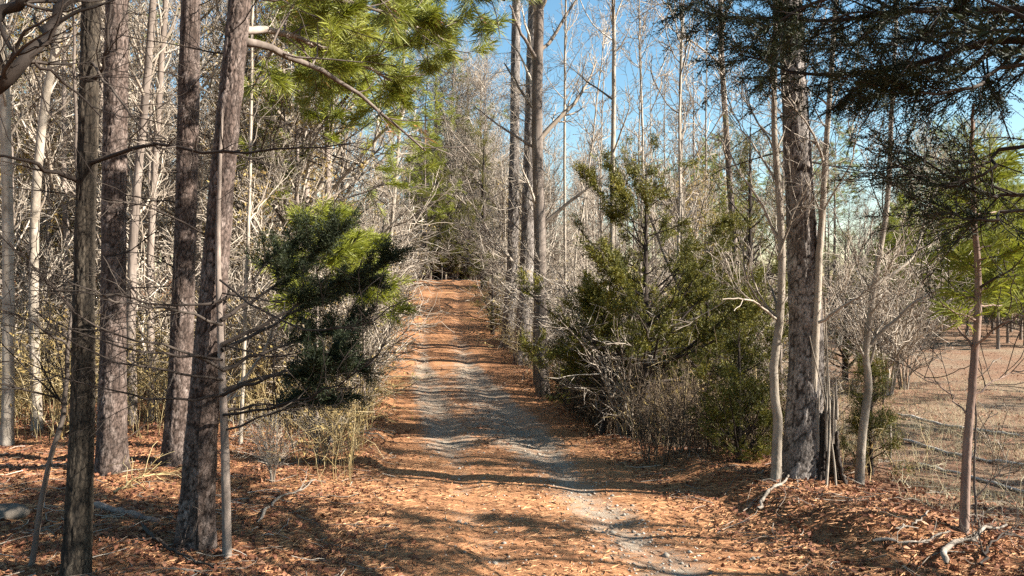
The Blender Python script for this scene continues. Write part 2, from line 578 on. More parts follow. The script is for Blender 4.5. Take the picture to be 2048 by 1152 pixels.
def bark_trunk(path, radii, sides=60, ring=.028, fine=6., cell=(15, .13), depth=.017, flare=.5, seed=0, lumps=.05):
    """trunk with real bark plates: cell pattern round and up the stem pushed out, fissures pushed in"""
    path = np.asarray(path, float)
    ln = np.linalg.norm(np.diff(path, axis=0), axis=1).sum()
    dense = curve(path, 600)
    hd = np.concatenate([[0], np.cumsum(np.linalg.norm(np.diff(dense, axis=0), axis=1))])
    hs = np.concatenate([np.arange(0, min(fine, ln), ring), np.arange(min(fine, ln), ln, .16)])
    n = len(hs)
    P = np.stack([np.interp(hs, hd, dense[:, k]) for k in range(3)], -1)
    h = np.concatenate([[0], np.cumsum(np.linalg.norm(np.diff(P, axis=0), axis=1))])
    R = np.interp(h / h[-1], np.interp(np.linspace(0, 1, len(radii)), np.linspace(0, 1, 600), hd / hd[-1]), radii)
    R = R * (1 + flare * np.exp(-h / .28))
    T = nrm(np.gradient(P, axis=0))
    U = nrm(np.cross(T, np.array([[0, 1.0, 0]])))
    V = np.cross(T, U)
    th = np.arange(sides) / sides
    u = th[None, :] * cell[0] + 1.3 * fbm(h[:, None] * 5, 3 * np.cos(6.283 * th[None, :]) + seed, seed)
    v = np.broadcast_to(h[:, None] / cell[1], (n, sides)) + 1.1 * vnoise(4 * np.sin(6.283 * th[None, :]) + 9, h[:, None] * 6, seed + 4)
    f1, f2, ch = np.full((n, sides), 9.), np.full((n, sides), 9.), np.zeros((n, sides))
    iu, iv = np.floor(u), np.floor(v)
    for a in (-1, 0, 1):
        for b in (-1, 0, 1):
            ci, cj = iu + a, iv + b
            cw = np.mod(ci, cell[0])
            jx, jy = hash2(cw, cj, seed + 11), hash2(cw, cj, seed + 57)
            dd = np.hypot(u - (ci + .15 + .7 * jx), (v - (cj + .1 + .8 * jy)))
            new = dd < f1
            f2 = np.where(new, f1, np.minimum(f2, dd))
            ch = np.where(new, hash2(cw, cj, seed + 93), ch)
            f1 = np.where(new, dd, f1)
    ridge = sstep(.04, .17, f2 - f1) * (.35 + .65 * vnoise(4 * np.cos(6.283 * th[None, :]), h[:, None] * 5, seed + 21))
    rough = (hash2(np.arange(n)[:, None] + np.zeros((1, sides)), np.arange(sides)[None, :] + np.zeros((n, 1)), seed) - .5)
    ang = 2 * math.pi * th
    lump = 1 + lumps * np.sin(ang[None, :] * 3 + seed) * np.exp(-h[:, None] / .5) * 2.5 + lumps * .5 * np.sin(ang[None, :] * 2 + h[:, None] * 1.3)
    rad = R[:, None] * lump + depth * (ridge - .7) * (.7 + .6 * ch) + depth * .25 * rough
    co = P[:, None, :] + rad[..., None] * (np.cos(ang)[None, :, None] * U[:, None, :] + np.sin(ang)[None, :, None] * V[:, None, :])
    idx = np.arange(n * sides).reshape(n, sides)
    q = np.stack([idx[:-1], np.roll(idx, -1, 1)[:-1], np.roll(idx, -1, 1)[1:], idx[1:]], -1)
    g = Geo()
    g.add(co, q, None, (ch * .8 + .2 * (rough + .5)).ravel())
    return g, ridge.ravel(), P, R


def local(P, base):
    return np.asarray(P, float) - np.asarray(base, float)


def ones(B):
    return np.ones(B)


# ================================================================== GROUND
def spaced(lo, hi, n, c, k):
    u = np.linspace(-1, 1, n)
    s = np.sinh(u * k) / np.sinh(k)
    return np.where(s < 0, c + s * (c - lo), c + s * (hi - c))


gx = spaced(-700, 700, 240, 0, 6.4)
gy = spaced(-60, 1300, 290, 9, 5.2)
X, Y = np.meshgrid(gx, gy)
Z = ground(X, Y)
g = Geo()
idx = np.arange(X.size).reshape(X.shape)
g.add(np.stack([X, Y, Z], -1), np.stack([idx[:-1, :-1], idx[:-1, 1:], idx[1:, 1:], idx[1:, :-1]], -1))
OFF = X - xc(Y)
fieldm = sstep(4.2, 6.5, OFF + 2.0 * fbm(X * .5, Y * .5, 77)) * sstep(6.5, 9, Y + .25 * (X - 6))
neart = 1 - sstep(1.6, 3.4, np.abs(OFF) + 2 * fbm(X * .7, Y * .7, 19))
gm = g.mesh("ground", True, {"field": fieldm, "near_track": neart})
tag(link("ground", gm, ground_material("forest_floor", False)), "leaf strewn forest floor running into open field", kind="structure")

ty = np.concatenate([np.linspace(1.2, 20, 260), np.linspace(20.1, 64, 170)])
to = np.linspace(-1.95, 1.95, 52)
TY, TO = np.meshgrid(ty, to, indexing='ij')
wig = .22 * fbm(TY * .8, TO * 0 + np.sign(TO) * 3, 13)
TX = xc(TY) + TO * (1 + wig * .4)
TZ = ground(TX, TY, True) - .16 * sstep(1.72, 1.95, np.abs(TO)) + .012 * (1 - sstep(1.6, 1.8, np.abs(TO)))
g = Geo()
idx = np.arange(TX.size).reshape(TX.shape)
g.add(np.stack([TX, TY, TZ], -1), np.stack([idx[:-1, :-1], idx[:-1, 1:], idx[1:, 1:], idx[1:, :-1]], -1))
lane = fbm(TY * .35, TY * 0 + 2, 61)
rut_r = np.exp(-((TO - .66 - .15 * lane) / .44) ** 2) * (.86 + .5 * fbm(TY * .33, TY * 0, 71))
rut_l = np.exp(-((TO + .75 - .2 * lane) / .30) ** 2) * (.35 + .55 * sstep(11, 14, TY) + .5 * fbm(TY * .5, TY * 0 + 9, 73))
stretch = .62 * sstep(10.5, 13.5, TY) * (1 - sstep(21, 26, TY)) * (1 - sstep(1.0, 1.6, np.abs(TO)))
far = 1 - .6 * sstep(26, 34, TY)
rutv = np.clip((rut_r + rut_l) * far + stretch, 0, 1)
tm = g.mesh("track", True, {"rut": rutv})
tag(link("track", tm, ground_material("track_surface", True)), "straw covered dirt track with grey gravel ruts", kind="structure")


# ---- litter: leaves and pine straw lying on the ground
def scatter(n, ymax, xr, power=1.5, ymin=3.2):
    u = rng.random(n)
    y = ymin * (ymax / ymin) ** (u ** (1 / power) if power != 1 else u)
    x = rng.uniform(-.78, .78, n) * (y + 1.2)
    return x, y


def litter(n, ymax, keep, size, mat, name, label, lift=.012, strawy=False, strength=1.):
    x, y = scatter(n, ymax, None)
    off = x - xc(y)
    k = keep(x, y, off) > rng.random(n)
    x, y, off = x[k], y[k], off[k]
    z = np.maximum(ground(x, y, True), ground(x, y)) + lift * rng.random(len(x)) + .004
    p = np.stack([x, y, z], -1)
    gg = Geo()
    if strawy:
        a = rng.normal(0, .9, len(x))
        d = np.stack([np.cos(a), np.sin(a), rng.normal(0, .12, len(x))], -1)
        le = (size * rng.uniform(.6, 1.3, len(x)))[:, None]
        w = np.stack([-np.sin(a), np.cos(a), rng.normal(0, .6, len(x))], -1) * (.0011 + .0002 * y)[:, None]
        v = np.stack([p - d * le * .5, p + w + np.array([0, 0, .012]) * rng.random((len(x), 1)), p + d * le * .5, p - w], 1)
        b = np.arange(len(x))[:, None] * 4
        gg.add(v, None, np.stack([b + np.array([[0, 1, 2]]), b + np.array([[0, 2, 3]])], 1), np.repeat(rng.random(len(x)), 4))
    else:
        blades(gg, p, size, 0., .5, None, .55)
    o = link(name, gg.mesh(name, False), mat)
    return tag(o, label, "leaf litter", kind="stuff")


def keep_leaf(x, y, off):
    a = np.abs(off)
    side = sstep(1.25, 2.3, a + .8 * fbm(x * 1.3, y * 1.3, 3))
    fieldk = 1 - .75 * sstep(4.5, 7, off) * sstep(8, 10, y)
    band = .5 * sstep(11.5, 13.5, y) * (1 - sstep(19, 24, y)) * np.exp(-((a - .1) / .35) ** 2)
    return np.clip((.012 + side) * fieldk + .5 * band, 0, 1)


def keep_straw(x, y, off):
    rut = np.exp(-((off - .68) / .46) ** 2) + .5 * np.exp(-((off + .75) / .3) ** 2)
    fk = 1 - sstep(3.4, 5, off)
    mid = .75 * sstep(10.5, 13, y) * (1 - sstep(21, 25, y))
    return np.clip(1 - .95 * rut - mid, 0, 1) * fk * (1 - .5 * sstep(2.5, 4.5, -off))


litter(122000, 34, keep_leaf, .056, M['litter'], "fallen_leaves", "brown fallen leaves lying thick beside the track", .03)
litter(170000, 22, keep_straw, .16, M['straw'], "pine_straw", "orange pine straw spread over the track", .012, True)


def stones(n):
    y = 4.5 * (26 / 4.5) ** rng.random(n)
    lane_ = np.where(rng.random(n) < .62, .68, -.75) + rng.normal(0, .33, n)
    k = (rng.random(n) < np.where(lane_ > 0, .9, .35 + .5 * sstep(10, 13, y)))
    y, lane_ = y[k], lane_[k]
    x = xc(y) + lane_
    n = len(x)
    sz = rng.lognormal(-4.3, .4, n)[:, None, None]
    octa = np.array([[1, 0, 0], [0, 1, 0], [-1, 0, 0], [0, -1, 0], [0, 0, .6], [0, 0, -.6]], float)
    f = np.array([[0, 1, 4], [1, 2, 4], [2, 3, 4], [3, 0, 4], [1, 0, 5], [2, 1, 5], [3, 2, 5], [0, 3, 5]])
    a = rng.uniform(0, 6.28, n)
    v = octa[None] * sz * rng.uniform(.7, 1.3, (n, 6, 1))
    c, s_ = np.cos(a)[:, None], np.sin(a)[:, None]
    v = np.stack([v[..., 0] * c - v[..., 1] * s_, v[..., 0] * s_ + v[..., 1] * c, v[..., 2]], -1)
    v += np.stack([x, y, ground(x, y, True) + .014], -1)[:, None, :]
    gg = Geo()
    gg.add(v, None, (np.arange(n)[:, None, None] * 6 + f[None]), np.repeat(rng.random(n), 6))
    m_ = material("stone_grey", [(0, (.12, .10, .08)), (.6, (.30, .26, .21)), (1, (.48, .43, .36))], 3, (1, 1, 1), .8, .9)
    tag(link("gravel", gg.mesh("gravel", False), m_), "loose grey gravel lying in the wheel ruts", "gravel", kind="stuff")


stones(3200)


def ground_twigs(n):
    x, y = scatter(n, 24, None)
    off = x - xc(y)
    k = (np.abs(off) > 1.3 + .8 * rng.random(n)) & (off < 7)
    x, y = x[k], y[k]
    n = len(x)
    a = rng.uniform(0, 6.28, n)
    le = rng.uniform(.12, .6, n)
    m = 4
    t = np.linspace(-.5, .5, m)
    bend = rng.normal(0, .12, n)
    P = np.zeros((n, m, 3))
    P[:, :, 0] = x[:, None] + np.cos(a)[:, None] * le[:, None] * t - np.sin(a)[:, None] * (bend * le)[:, None] * (t * 2) ** 2
    P[:, :, 1] = y[:, None] + np.sin(a)[:, None] * le[:, None] * t + np.cos(a)[:, None] * (bend * le)[:, None] * (t * 2) ** 2
    P[:, :, 2] = ground(P[:, :, 0], P[:, :, 1]) + .02 + rng.random((n, 1)) * .03 + rng.normal(0, .008, (n, m))
    gg = Geo()
    gg.tubes(P, rng.uniform(.002, .007, n)[:, None] * np.linspace(1, .5, m), 4)
    tag(link("fallen_twigs", gg.mesh("fallen_twigs"), M['twig']), "small broken twigs strewn over the leaf litter", "twigs", kind="stuff")


ground_twigs(2600)

# ================================================================== PROTOTYPES (shared meshes)
def proto_bare(h, r, n1=26, n2=170, n3=1200, leafn=0, crown0=.22, spread=.24, up=.10, lean=.03, rmin=.006, sides=8):
    zz = np.linspace(0, 1, 14)
    path = np.stack([np.cumsum(rng.normal(0, lean * h / 14, 14)), np.cumsum(rng.normal(0, lean * h / 14, 14)), zz * (h + .25) - .25], -1)
    path[:, :2] -= path[0, :2]
    R = r * (1 - zz * .93) * (1 + .35 * np.exp(-zz * 30)) + .004
    tr = Geo()
    tr.tubes(path, R, sides, .5)
    T = (path[None], R[None])
    l1 = grow(T, n1, crown0, .98, 48, 12, spread * h, .3, .55, .65, 7, .14, up, rmin * 1.9, .4)
    l2 = grow(l1, n2, .2, 1., 42, 14, spread * h * .36, .3, .4, .65, 5, .2, up * .6, rmin * 1.35, .45)
    l3 = grow(l2, int(n3 * .72), .1, 1., 42, 16, spread * h * .16, .35, .3, .55, 3, .3, .05, rmin * .8)
    br = Geo()
    br.tubes(*l1, 5)
    br.tubes(*l2, 4)
    br.tubes(*l3, 3)
    parts = [("trunk", tr.mesh("bare_trunk"), None), ("branches", br.mesh("bare_branches"), M['twig'])]
    if leafn:
        lf = Geo()
        leaves(lf, l3[0], leafn, .085, .04)
        parts.append(("leaves", lf.mesh("clinging_leaves", False), M['tan_leaf']))
    return parts


def proto_shrub(h, stems=9, n2=110, n3=700, leafn=0):
    B, m = stems, 7
    a = rng.uniform(0, 6.28, B)
    out = rng.uniform(.15, .55, B)
    t = np.linspace(0, 1, m)
    P = np.zeros((B, m, 3))
    hh = h * rng.uniform(.6, 1.1, B)
    P[:, :, 0] = np.cos(a)[:, None] * (.08 + out[:, None] * hh[:, None] * t ** 1.6)
    P[:, :, 1] = np.sin(a)[:, None] * (.08 + out[:, None] * hh[:, None] * t ** 1.6)
    P[:, :, 2] = hh[:, None] * (t - .22 * out[:, None] * t ** 3) - .08
    P[:, 1:, :] += rng.normal(0, .03 * h / 3, (B, m - 1, 3))
    R = np.linspace(.028, .010, m)[None] * rng.uniform(.7, 1.3, (B, 1))
    l2 = grow((P, R), n2, .15, 1., 40, 12, h * .42, .3, .45, .7, 6, .2, .0, .0072)
    l3 = grow(l2, n3, .1, 1., 42, 15, h * .15, .3, .3, .6, 3, .28, .0, .0048)
    st, br = Geo(), Geo()
    st.tubes(P, R, 5)
    br.tubes(*l2, 4)
    br.tubes(*l3, 3)
    parts = [("stems", st.mesh("shrub_stems"), M['twig']), ("twigs", br.mesh("shrub_twigs"), M['twig'])]
    if leafn:
        lf = Geo()
        leaves(lf, l3[0], leafn, .07, .04)
        parts.append(("leaves", lf.mesh("shrub_leaves", False), M['tan_leaf']))
    return parts


def proto_pine(h, r, crown0=.5, n1=44, tufts=1500, k=16, ln=.24, w=.011, spread=.2, mat='needle', dead=26):
    zz = np.linspace(0, 1, 16)
    path = np.stack([np.cumsum(rng.normal(0, .012 * h / 16, 16)), np.cumsum(rng.normal(0, .012 * h / 16, 16)), zz * (h + .25) - .25], -1)
    path[:, :2] -= path[0, :2]
    R = r * (1 - zz * .9) * (1 + .35 * np.exp(-zz * 40)) + .004
    T = (path[None], R[None])
    l1 = grow(T, n1, crown0, .99, 72, 10, spread * h, .25, .7, .35, 7, .08, .05, .012)
    l2 = grow(l1, n1 * 6, .3, 1., 45, 12, spread * h * .38, .3, .4, .5, 4, .16, .05, .006)
    dd = grow(T, dead, .12, crown0, 80, 10, spread * h * .6, .4, .1, .25, 5, .12, -.03, .007)
    d2 = grow(dd, dead * 5, .3, 1., 45, 12, spread * h * .2, .4, .1, .5, 4, .2, .0, .005)
    tr, br, cr = Geo(), Geo(), Geo()
    tr.tubes(path, R, 10, .5)
    br.tubes(*l1, 5)
    br.tubes(*l2, 3)
    br.tubes(*dd, 4)
    br.tubes(*d2, 3)
    p, d = ends(l2[0], tufts, .35)
    needles(cr, p, d, k, ln, w, .6)
    return [("trunk", tr.mesh("pine_trunk"), M['far_bark']), ("branches", br.mesh("pine_branches"), M['dark_twig']), ("crown", cr.mesh("pine_crown", False), M[mat])]


def proto_cedar(h, w0, nspray=3500, k=13, leaf=.06, lw=.014, mat='cedar', base=.08, ln=.2):
    zz = np.linspace(0, 1, 12)
    path = np.stack([np.cumsum(rng.normal(0, .01 * h / 12, 12)), np.cumsum(rng.normal(0, .01 * h / 12, 12)), zz * (h + .2) - .2], -1)
    path[:, :2] -= path[0, :2]
    R = (.022 * h) * (1 - zz * .95) + .004
    T = (path[None], R[None])
    l1 = grow(T, 70, base, .98, 60, 16, w0, .5, .80, .4, 6, .1, .10, .005)
    l2 = grow(l1, 230, .25, 1., 36, 14, w0 * .36, .35, .35, .5, 4, .12, .10, .003)
    tr, br, cr = Geo(), Geo(), Geo()
    tr.tubes(path, R, 9, .5)
    br.tubes(*l1, 4)
    br.tubes(*l2, 3)
    p, d = ends(l2[0], int(nspray * .88), .15)
    p = p + rng.normal(0, .035, p.shape)
    q, e = ends(l1[0], nspray - len(p), .5)
    p, d = np.vstack([p, q]), np.vstack([d, e])
    gap = vnoise(p[:, 0] * 1.7 / (h / 4) + p[:, 2] * .9, p[:, 1] * 1.7 / (h / 4) + p[:, 2] * 1.1, 17) > .36
    sprays(cr, p[gap], d[gap], k, ln, leaf, lw)
    return [("trunk", tr.mesh("cedar_trunk"), M['dark_twig']), ("branches", br.mesh("cedar_branches"), M['dark_twig']), ("crown", cr.mesh("cedar_crown", False), M[mat])]


RECORDS = []
LAND = [(-9999, "at the picture edge"), (110, "behind the dark ridged trunk"), (200, "behind the mottled pine"), (290, "behind the straight grey pine"), (400, "behind the leaning pine"),
        (520, "behind the shaded cedar"), (700, "by the slanting verge tree"), (830, "over the far track"), (960, "by the roadside pine pair"), (1100, "by the white barked slim tree"),
        (1240, "behind the sunlit cedar"), (1380, "behind the bronze cedar"), (1530, "behind the thick pine"), (1680, "behind the curved sapling"), (1830, "behind the lone young pine"), (1990, "at the picture edge")]
ORD = ["first", "second", "third", "fourth", "fifth", "sixth", "seventh", "eighth", "ninth", "tenth", "eleventh", "twelfth", "thirteenth", "fourteenth", "fifteenth", "sixteenth", "seventeenth", "eighteenth"]


def label_background():
    cells = {}
    for e in RECORDS:
        x, y = e.location.x, e.location.y
        px = 1024 + x / y * F
        land = [n for p, n in LAND if px >= p][-1]
        depth = "nearest" if y < 17 else "close" if y < 22 else "midway" if y < 30 else "distant" if y < 42 else "remote" if y < 68 else "farthest"
        cells.setdefault((e['label'], depth, land), []).append((px, e))
    for (lab, depth, land), lst in cells.items():
        lst.sort(key=lambda a: a[0])
        for k, (px, e) in enumerate(lst):
            o = "" if len(lst) == 1 else ", " + ORD[min(k, 17)] + " from the left"
            e['label'] = depth + " " + lab + " " + land + o


def place(parts, name, loc, label, cat, group, rotz=None, scale=1., trunkmat=None):
    e = thing(name, loc, label, cat, group, rng.uniform(0, 6.28) if rotz is None else rotz, scale)
    for pn, me, ma in parts:
        o = link(pn, me, ma or trunkmat or M['far_bark'], e)
    if group:
        RECORDS.append(e)
    return e


BARE = [proto_bare(11, .085, 34, 230, 1900), proto_bare(13, .11, 38, 260, 2200), proto_bare(9, .055, 28, 190, 1500, crown0=.15),
        proto_bare(12, .10, 36, 280, 2400, crown0=.12, spread=.3), proto_bare(10, .07, 30, 220, 1800, lean=.05)]
SLIM = [proto_bare(9, .042, 18, 70, 420, crown0=.25, spread=.16, up=.16), proto_bare(7.5, .035, 16, 60, 380, crown0=.2, spread=.18, up=.16), proto_bare(11, .055, 22, 90, 520, crown0=.3, spread=.15, up=.18)]
LEAFY = [proto_bare(9, .07, 30, 220, 1500, 4200, crown0=.12, spread=.27), proto_bare(11, .09, 34, 240, 1600, 4600, crown0=.1, spread=.26)]
SHRUB = [proto_shrub(3.4), proto_shrub(2.6, 11), proto_shrub(4.2, 8), proto_shrub(2.8, 9, 110, 600, 700)]
PINE = [proto_pine(17, .17), proto_pine(20, .20, .55), proto_pine(14, .13, .35, 50, 1700)]
YPINE = [proto_pine(6.5, .06, .18, 46, 1300, 20, .22, .008, .26, dead=6)]
CEDAR = [proto_cedar(5.5, 1.5), proto_cedar(7.5, 1.7, 4200), proto_cedar(3.2, .9, 2600, leaf=.05)]
for pr in SLIM:
    pr[0][1].materials.append(M['pale_bark'])

# ================================================================== BACKGROUND WOODS
spots = []


def free(x, y, r):
    for a, b in spots:
        if (a - x) ** 2 + (b - y) ** 2 < r * r:
            return False
    spots.append((x, y))
    return True


def plant(n, xr, yr, chooser, gap=1.2, cond=None):
    c = tries = 0
    while c < n and tries < n * 40:
        tries += 1
        y = rng.uniform(*yr)
        x = rng.uniform(*xr)
        off = float(x - xc(y))
        if cond and not cond(x, y, off):
            continue
        if abs(x) > .74 * y + 2 or not free(x, y, gap):
            continue
        chooser(x, y, off)
        c += 1


def gz(x, y):
    return (x, y, float(ground(x, y)))


def sky_cap(x, y):
    """how high the wood may reach where the photograph shows open sky behind the thin saplings"""
    px = 1024 + x / y * F
    if 1085 < px < 1420:
        return .205
    if 1420 <= px < 1760:
        return .27
    if px >= 1760:
        return .225
    return 9.


def capped(x, y, h, s):
    top = float(ground(x, y)) + h * s
    lim = CAM_Z + sky_cap(x, y) * y * rng.uniform(.82, 1.04)
    return s * min(1., max(.25, (lim - float(ground(x, y))) / (h * s)))


H_BARE, H_LEAFY, H_PINE = [11, 13, 9, 12, 10], [9, 11], [17, 20, 14]


def left_wood(x, y, off):
    u = rng.random() * (.85 if y < 27 else 1.)
    if u < .42:
        k = rng.integers(5)
        place(BARE[k], "bare_tree", gz(x, y), "leafless grey woodland tree", "tree", "leafless trees in the wood opposite the field", scale=rng.uniform(.8, 1.25))
    elif u < .54:
        place(SLIM[rng.integers(3)], "bare_sapling", gz(x, y), "slim pale woodland sapling", "sapling", "slim saplings in the wood opposite the field", scale=rng.uniform(.8, 1.2))
    elif u < .88:
        place(LEAFY[rng.integers(2)], "tan_leaved_tree", gz(x, y), "tan leaved woodland tree", "tree", "tan leaved trees in the wood opposite the field", scale=rng.uniform(.7, 1.15))
    else:
        place(PINE[rng.integers(2)], "pine_tree", gz(x, y), "tall woodland pine", "pine tree", "tall pines in the wood opposite the field", scale=rng.uniform(.85, 1.1))


plant(36, (-22, -3), (13.5, 26), left_wood, 1.1, lambda x, y, o: o < -2.4)
plant(66, (-45, -5), (26, 62), left_wood, 1.8, lambda x, y, o: o < -2.6)
plant(30, (-75, -10), (60, 95), left_wood, 3.2, lambda x, y, o: o < -3)


def verge_left(x, y, off):
    place(SHRUB[rng.integers(4)], "bare_shrub", gz(x, y), "bare shrub on wooded verge", "shrub", "bare shrubs on the wooded verge of the track", scale=rng.uniform(.7, 1.5))


def verge_right(x, y, off):
    place(SHRUB[rng.integers(4)], "bare_shrub", gz(x, y), "bare shrub beside the field", "shrub", "bare shrubs between the track and the field", scale=rng.uniform(.6, 1.15))


plant(44, (-12, -3), (13, 50), verge_left, .7, lambda x, y, o: -4.4 < o < -2.3)
plant(52, (-1, 9), (13, 50), verge_right, .65, lambda x, y, o: 2.3 < o < 7)
plant(22, (-20, -4), (12.5, 24), lambda x, y, o: place(SHRUB[rng.integers(4)], "bare_shrub", gz(x, y), "bare thicket shrub", "shrub", "bare shrubs in the thicket behind the tall pines", scale=rng.uniform(.6, 1.)), .8, lambda x, y, o: o < -4.2)


def right_strip(x, y, off):
    u = rng.random()
    if u < .45:
        k = rng.integers(3)
        s = rng.uniform(.8, 1.2)
        place(SLIM[k], "bare_sapling", gz(x, y), "slim pale roadside sapling", "sapling", "slim saplings between the track and the field", scale=s)
    elif u < .8:
        k = rng.integers(5)
        place(BARE[k], "bare_tree", gz(x, y), "leafless grey roadside tree", "tree", "leafless trees between the track and the field", scale=capped(x, y, H_BARE[k], rng.uniform(.6, .9)))
    else:
        k = rng.integers(2)
        place(LEAFY[k], "tan_leaved_tree", gz(x, y), "small tan leaved roadside tree", "tree", "tan leaved trees between the track and the field", scale=capped(x, y, H_LEAFY[k], rng.uniform(.5, .8)))


plant(34, (-1, 12), (15, 52), right_strip, 1.1, lambda x, y, o: 2.6 < o < 7.5)


def field_edge(x, y, off):
    u = rng.random()
    if u < .62:
        k = rng.integers(5)
        place(BARE[k], "bare_tree", gz(x, y), "leafless field edge tree", "tree", "leafless trees along the far edge of the field", scale=capped(x, y, H_BARE[k], rng.uniform(.9, 1.5)))
    elif u < .80:
        k = rng.integers(3)
        place(PINE[k], "pine_tree", gz(x, y), "dark green field edge pine", "pine tree", "pines along the far edge of the field", scale=capped(x, y, H_PINE[k], rng.uniform(.8, 1.2)))
    else:
        k = rng.integers(2)
        place(LEAFY[k], "tan_leaved_tree", gz(x, y), "tan leaved field edge tree", "tree", "tan leaved trees along the far edge of the field", scale=capped(x, y, H_LEAFY[k], rng.uniform(.9, 1.4)))


plant(45, (1, 60), (50, 75), field_edge, 2.2, lambda x, y, o: o > 6)
plant(55, (-6, 85), (75, 115), field_edge, 2.6, lambda x, y, o: o > 5)


def crest_wood(x, y, off):
    u = rng.random()
    if u < .6:
        place(BARE[rng.integers(5)], "bare_tree", gz(x, y), "leafless tree past the crest", "tree", "leafless trees beyond the crest of the track", scale=rng.uniform(.8, 1.2))
    elif u < .8:
        place(PINE[rng.integers(3)], "pine_tree", gz(x, y), "tall pine past the crest", "pine tree", "pines beyond the crest of the track", scale=rng.uniform(.8, 1.1))
    else:
        place(CEDAR[rng.integers(2)], "cedar_tree", gz(x, y), "dark cedar past the crest", "cedar tree", "cedars beyond the crest of the track", scale=rng.uniform(.9, 1.4))


plant(34, (-16, 4), (55, 85), crest_wood, 1.6, lambda x, y, o: True)
plant(16, (-9, 1), (53, 58), lambda x, y, o: place(CEDAR[rng.integers(2)] if rng.random() < .35 else SHRUB[rng.integers(3)], "crest_shrub", gz(x, y), "shrub closing the crest", "shrub", "shrubs closing the view at the crest", scale=rng.uniform(.9, 1.3)), .9, lambda x, y, o: True)


for k_, (x_, y_) in enumerate([(-6.4, 54.5), (-5.3, 55.5), (-4.4, 54.2), (-3.4, 55.2), (-2.5, 54.4), (-7.4, 55.6), (-4.0, 57.5), (-5.9, 58)]):
    place(CEDAR[k_ % 2], "cedar_tree", gz(x_, y_), "dark bushy cedar closing the crest", "cedar tree", "bushy cedars closing the crest of the track", None, (1.2, 1.2, [.55, .8, .6, .7, .6, .5, .9, .8][k_]))
plant(22, (-12, -1), (55, 74), lambda x, y, o: place(BARE[rng.integers(5)], "bare_tree", gz(x, y), "leafless tree past the crest", "tree", "leafless trees beyond the crest of the track", scale=rng.uniform(.8, 1.15)), .9, lambda x, y, o: 810 < 1024 + x / y * F < 1030)
plant(8, (-12, -1), (55, 66), lambda x, y, o: place(BARE[3 if rng.random() < .5 else 1], "bare_tree", gz(x, y), "tall leafless tree past the crest", "tree", "leafless trees beyond the crest of the track", scale=rng.uniform(1.3, 1.55)), .8, lambda x, y, o: 850 < 1024 + x / y * F < 1010)
plant(7, (-12, -1), (56, 72), lambda x, y, o: place(CEDAR[1], "cedar_tree", gz(x, y), "dark cedar past the crest", "cedar tree", "cedars beyond the crest of the track", scale=rng.uniform(1.0, 1.6)), 1.0, lambda x, y, o: 820 < 1024 + x / y * F < 1010)
plant(6, (-14, -1), (60, 84), lambda x, y, o: place(PINE[rng.integers(3)], "pine_tree", gz(x, y), "tall pine past the crest", "pine tree", "pines beyond the crest of the track", scale=rng.uniform(.9, 1.1)), 1.5, lambda x, y, o: 820 < 1024 + x / y * F < 1040)
for k_, (x_, y_) in enumerate([(17, 9), (19, 12), (17.5, 13.5), (24, 17), (22, 20)]):
    place(PINE[k_ % 3], "pine_tree", gz(x_, y_), ["first", "second", "third", "fourth", "fifth"][k_] + " tall pine shading the field from beyond the frame", "pine tree", None, None, .58)


plant(14, (1, 10), (22, 44), lambda x, y, o: place(SLIM[rng.integers(3)] if rng.random() < .6 else BARE[2], "bare_sapling", gz(x, y), "slim pale roadside sapling", "sapling", "slim saplings between the track and the field", scale=rng.uniform(1.0, 1.5)), .9, lambda x, y, o: 1095 < 1024 + x / y * F < 1460 and o > 2.5)


def field_shrub(x, y, off):
    place(SHRUB[rng.integers(4)], "bare_shrub", gz(x, y), "pale bare shrub in the field", "shrub", "pale bare shrubs standing in the field", scale=rng.uniform(1.0, 1.7))


plant(4, (8, 18), (17, 27), field_shrub, 1.2, lambda x, y, o: 1690 < 1024 + x / y * F < 1870)
plant(16, (14, 45), (38, 58), field_shrub, 1.6, lambda x, y, o: o > 8)
plant(16, (12, 45), (34, 60), lambda x, y, o: place(YPINE[0], "pine_tree", gz(x, y), "sunlit yellow green young pine", "pine tree", "sunlit young pines across the field", scale=rng.uniform(.9, 1.5)), 1.8, lambda x, y, o: 1024 + x / y * F > 1780)


# ================================================================== UNDERGROWTH
def canes(name, label, n, pos, h=(.8, 2.2), rad=(.003, .007), lean=.6, side=2, leafy=0., mat='cane'):
    x, y = pos(n)
    n = len(x)
    z = ground(x, y)
    m = 5
    t = np.linspace(0, 1, m)
    hh = rng.uniform(*h, n)
    a = rng.uniform(0, 6.28, n)
    o = np.abs(rng.normal(0, lean, n)) * hh
    P = np.zeros((n, m, 3))
    P[:, :, 0] = x[:, None] + np.cos(a)[:, None] * o[:, None] * t ** 1.8
    P[:, :, 1] = y[:, None] + np.sin(a)[:, None] * o[:, None] * t ** 1.8
    P[:, :, 2] = z[:, None] - .04 + hh[:, None] * (t - .35 * np.minimum(o / hh, 1)[:, None] * t ** 3)
    P[:, 1:] += rng.normal(0, .035, (n, m - 1, 3))
    R = rng.uniform(*rad, n)[:, None] * np.linspace(1, .45, m)
    gg = Geo()
    gg.tubes(P, R, 3)
    tw = grow((P, R), n * side, .25, 1., 45, 15, .5, .35, .3, .7, 3, .3, .0, .0032)
    gg.tubes(*tw, 3)
    ob = link(name, gg.mesh(name), M[mat])
    tag(ob, label, "undergrowth", kind="stuff")
    if leafy:
        lf = Geo()
        leaves(lf, tw[0], int(n * leafy), .06, .05)
        lo = link("dry_leaves", lf.mesh("dry_leaves", False), M['tan_leaf'], ob)
        lo['kind'] = "stuff"
    return ob


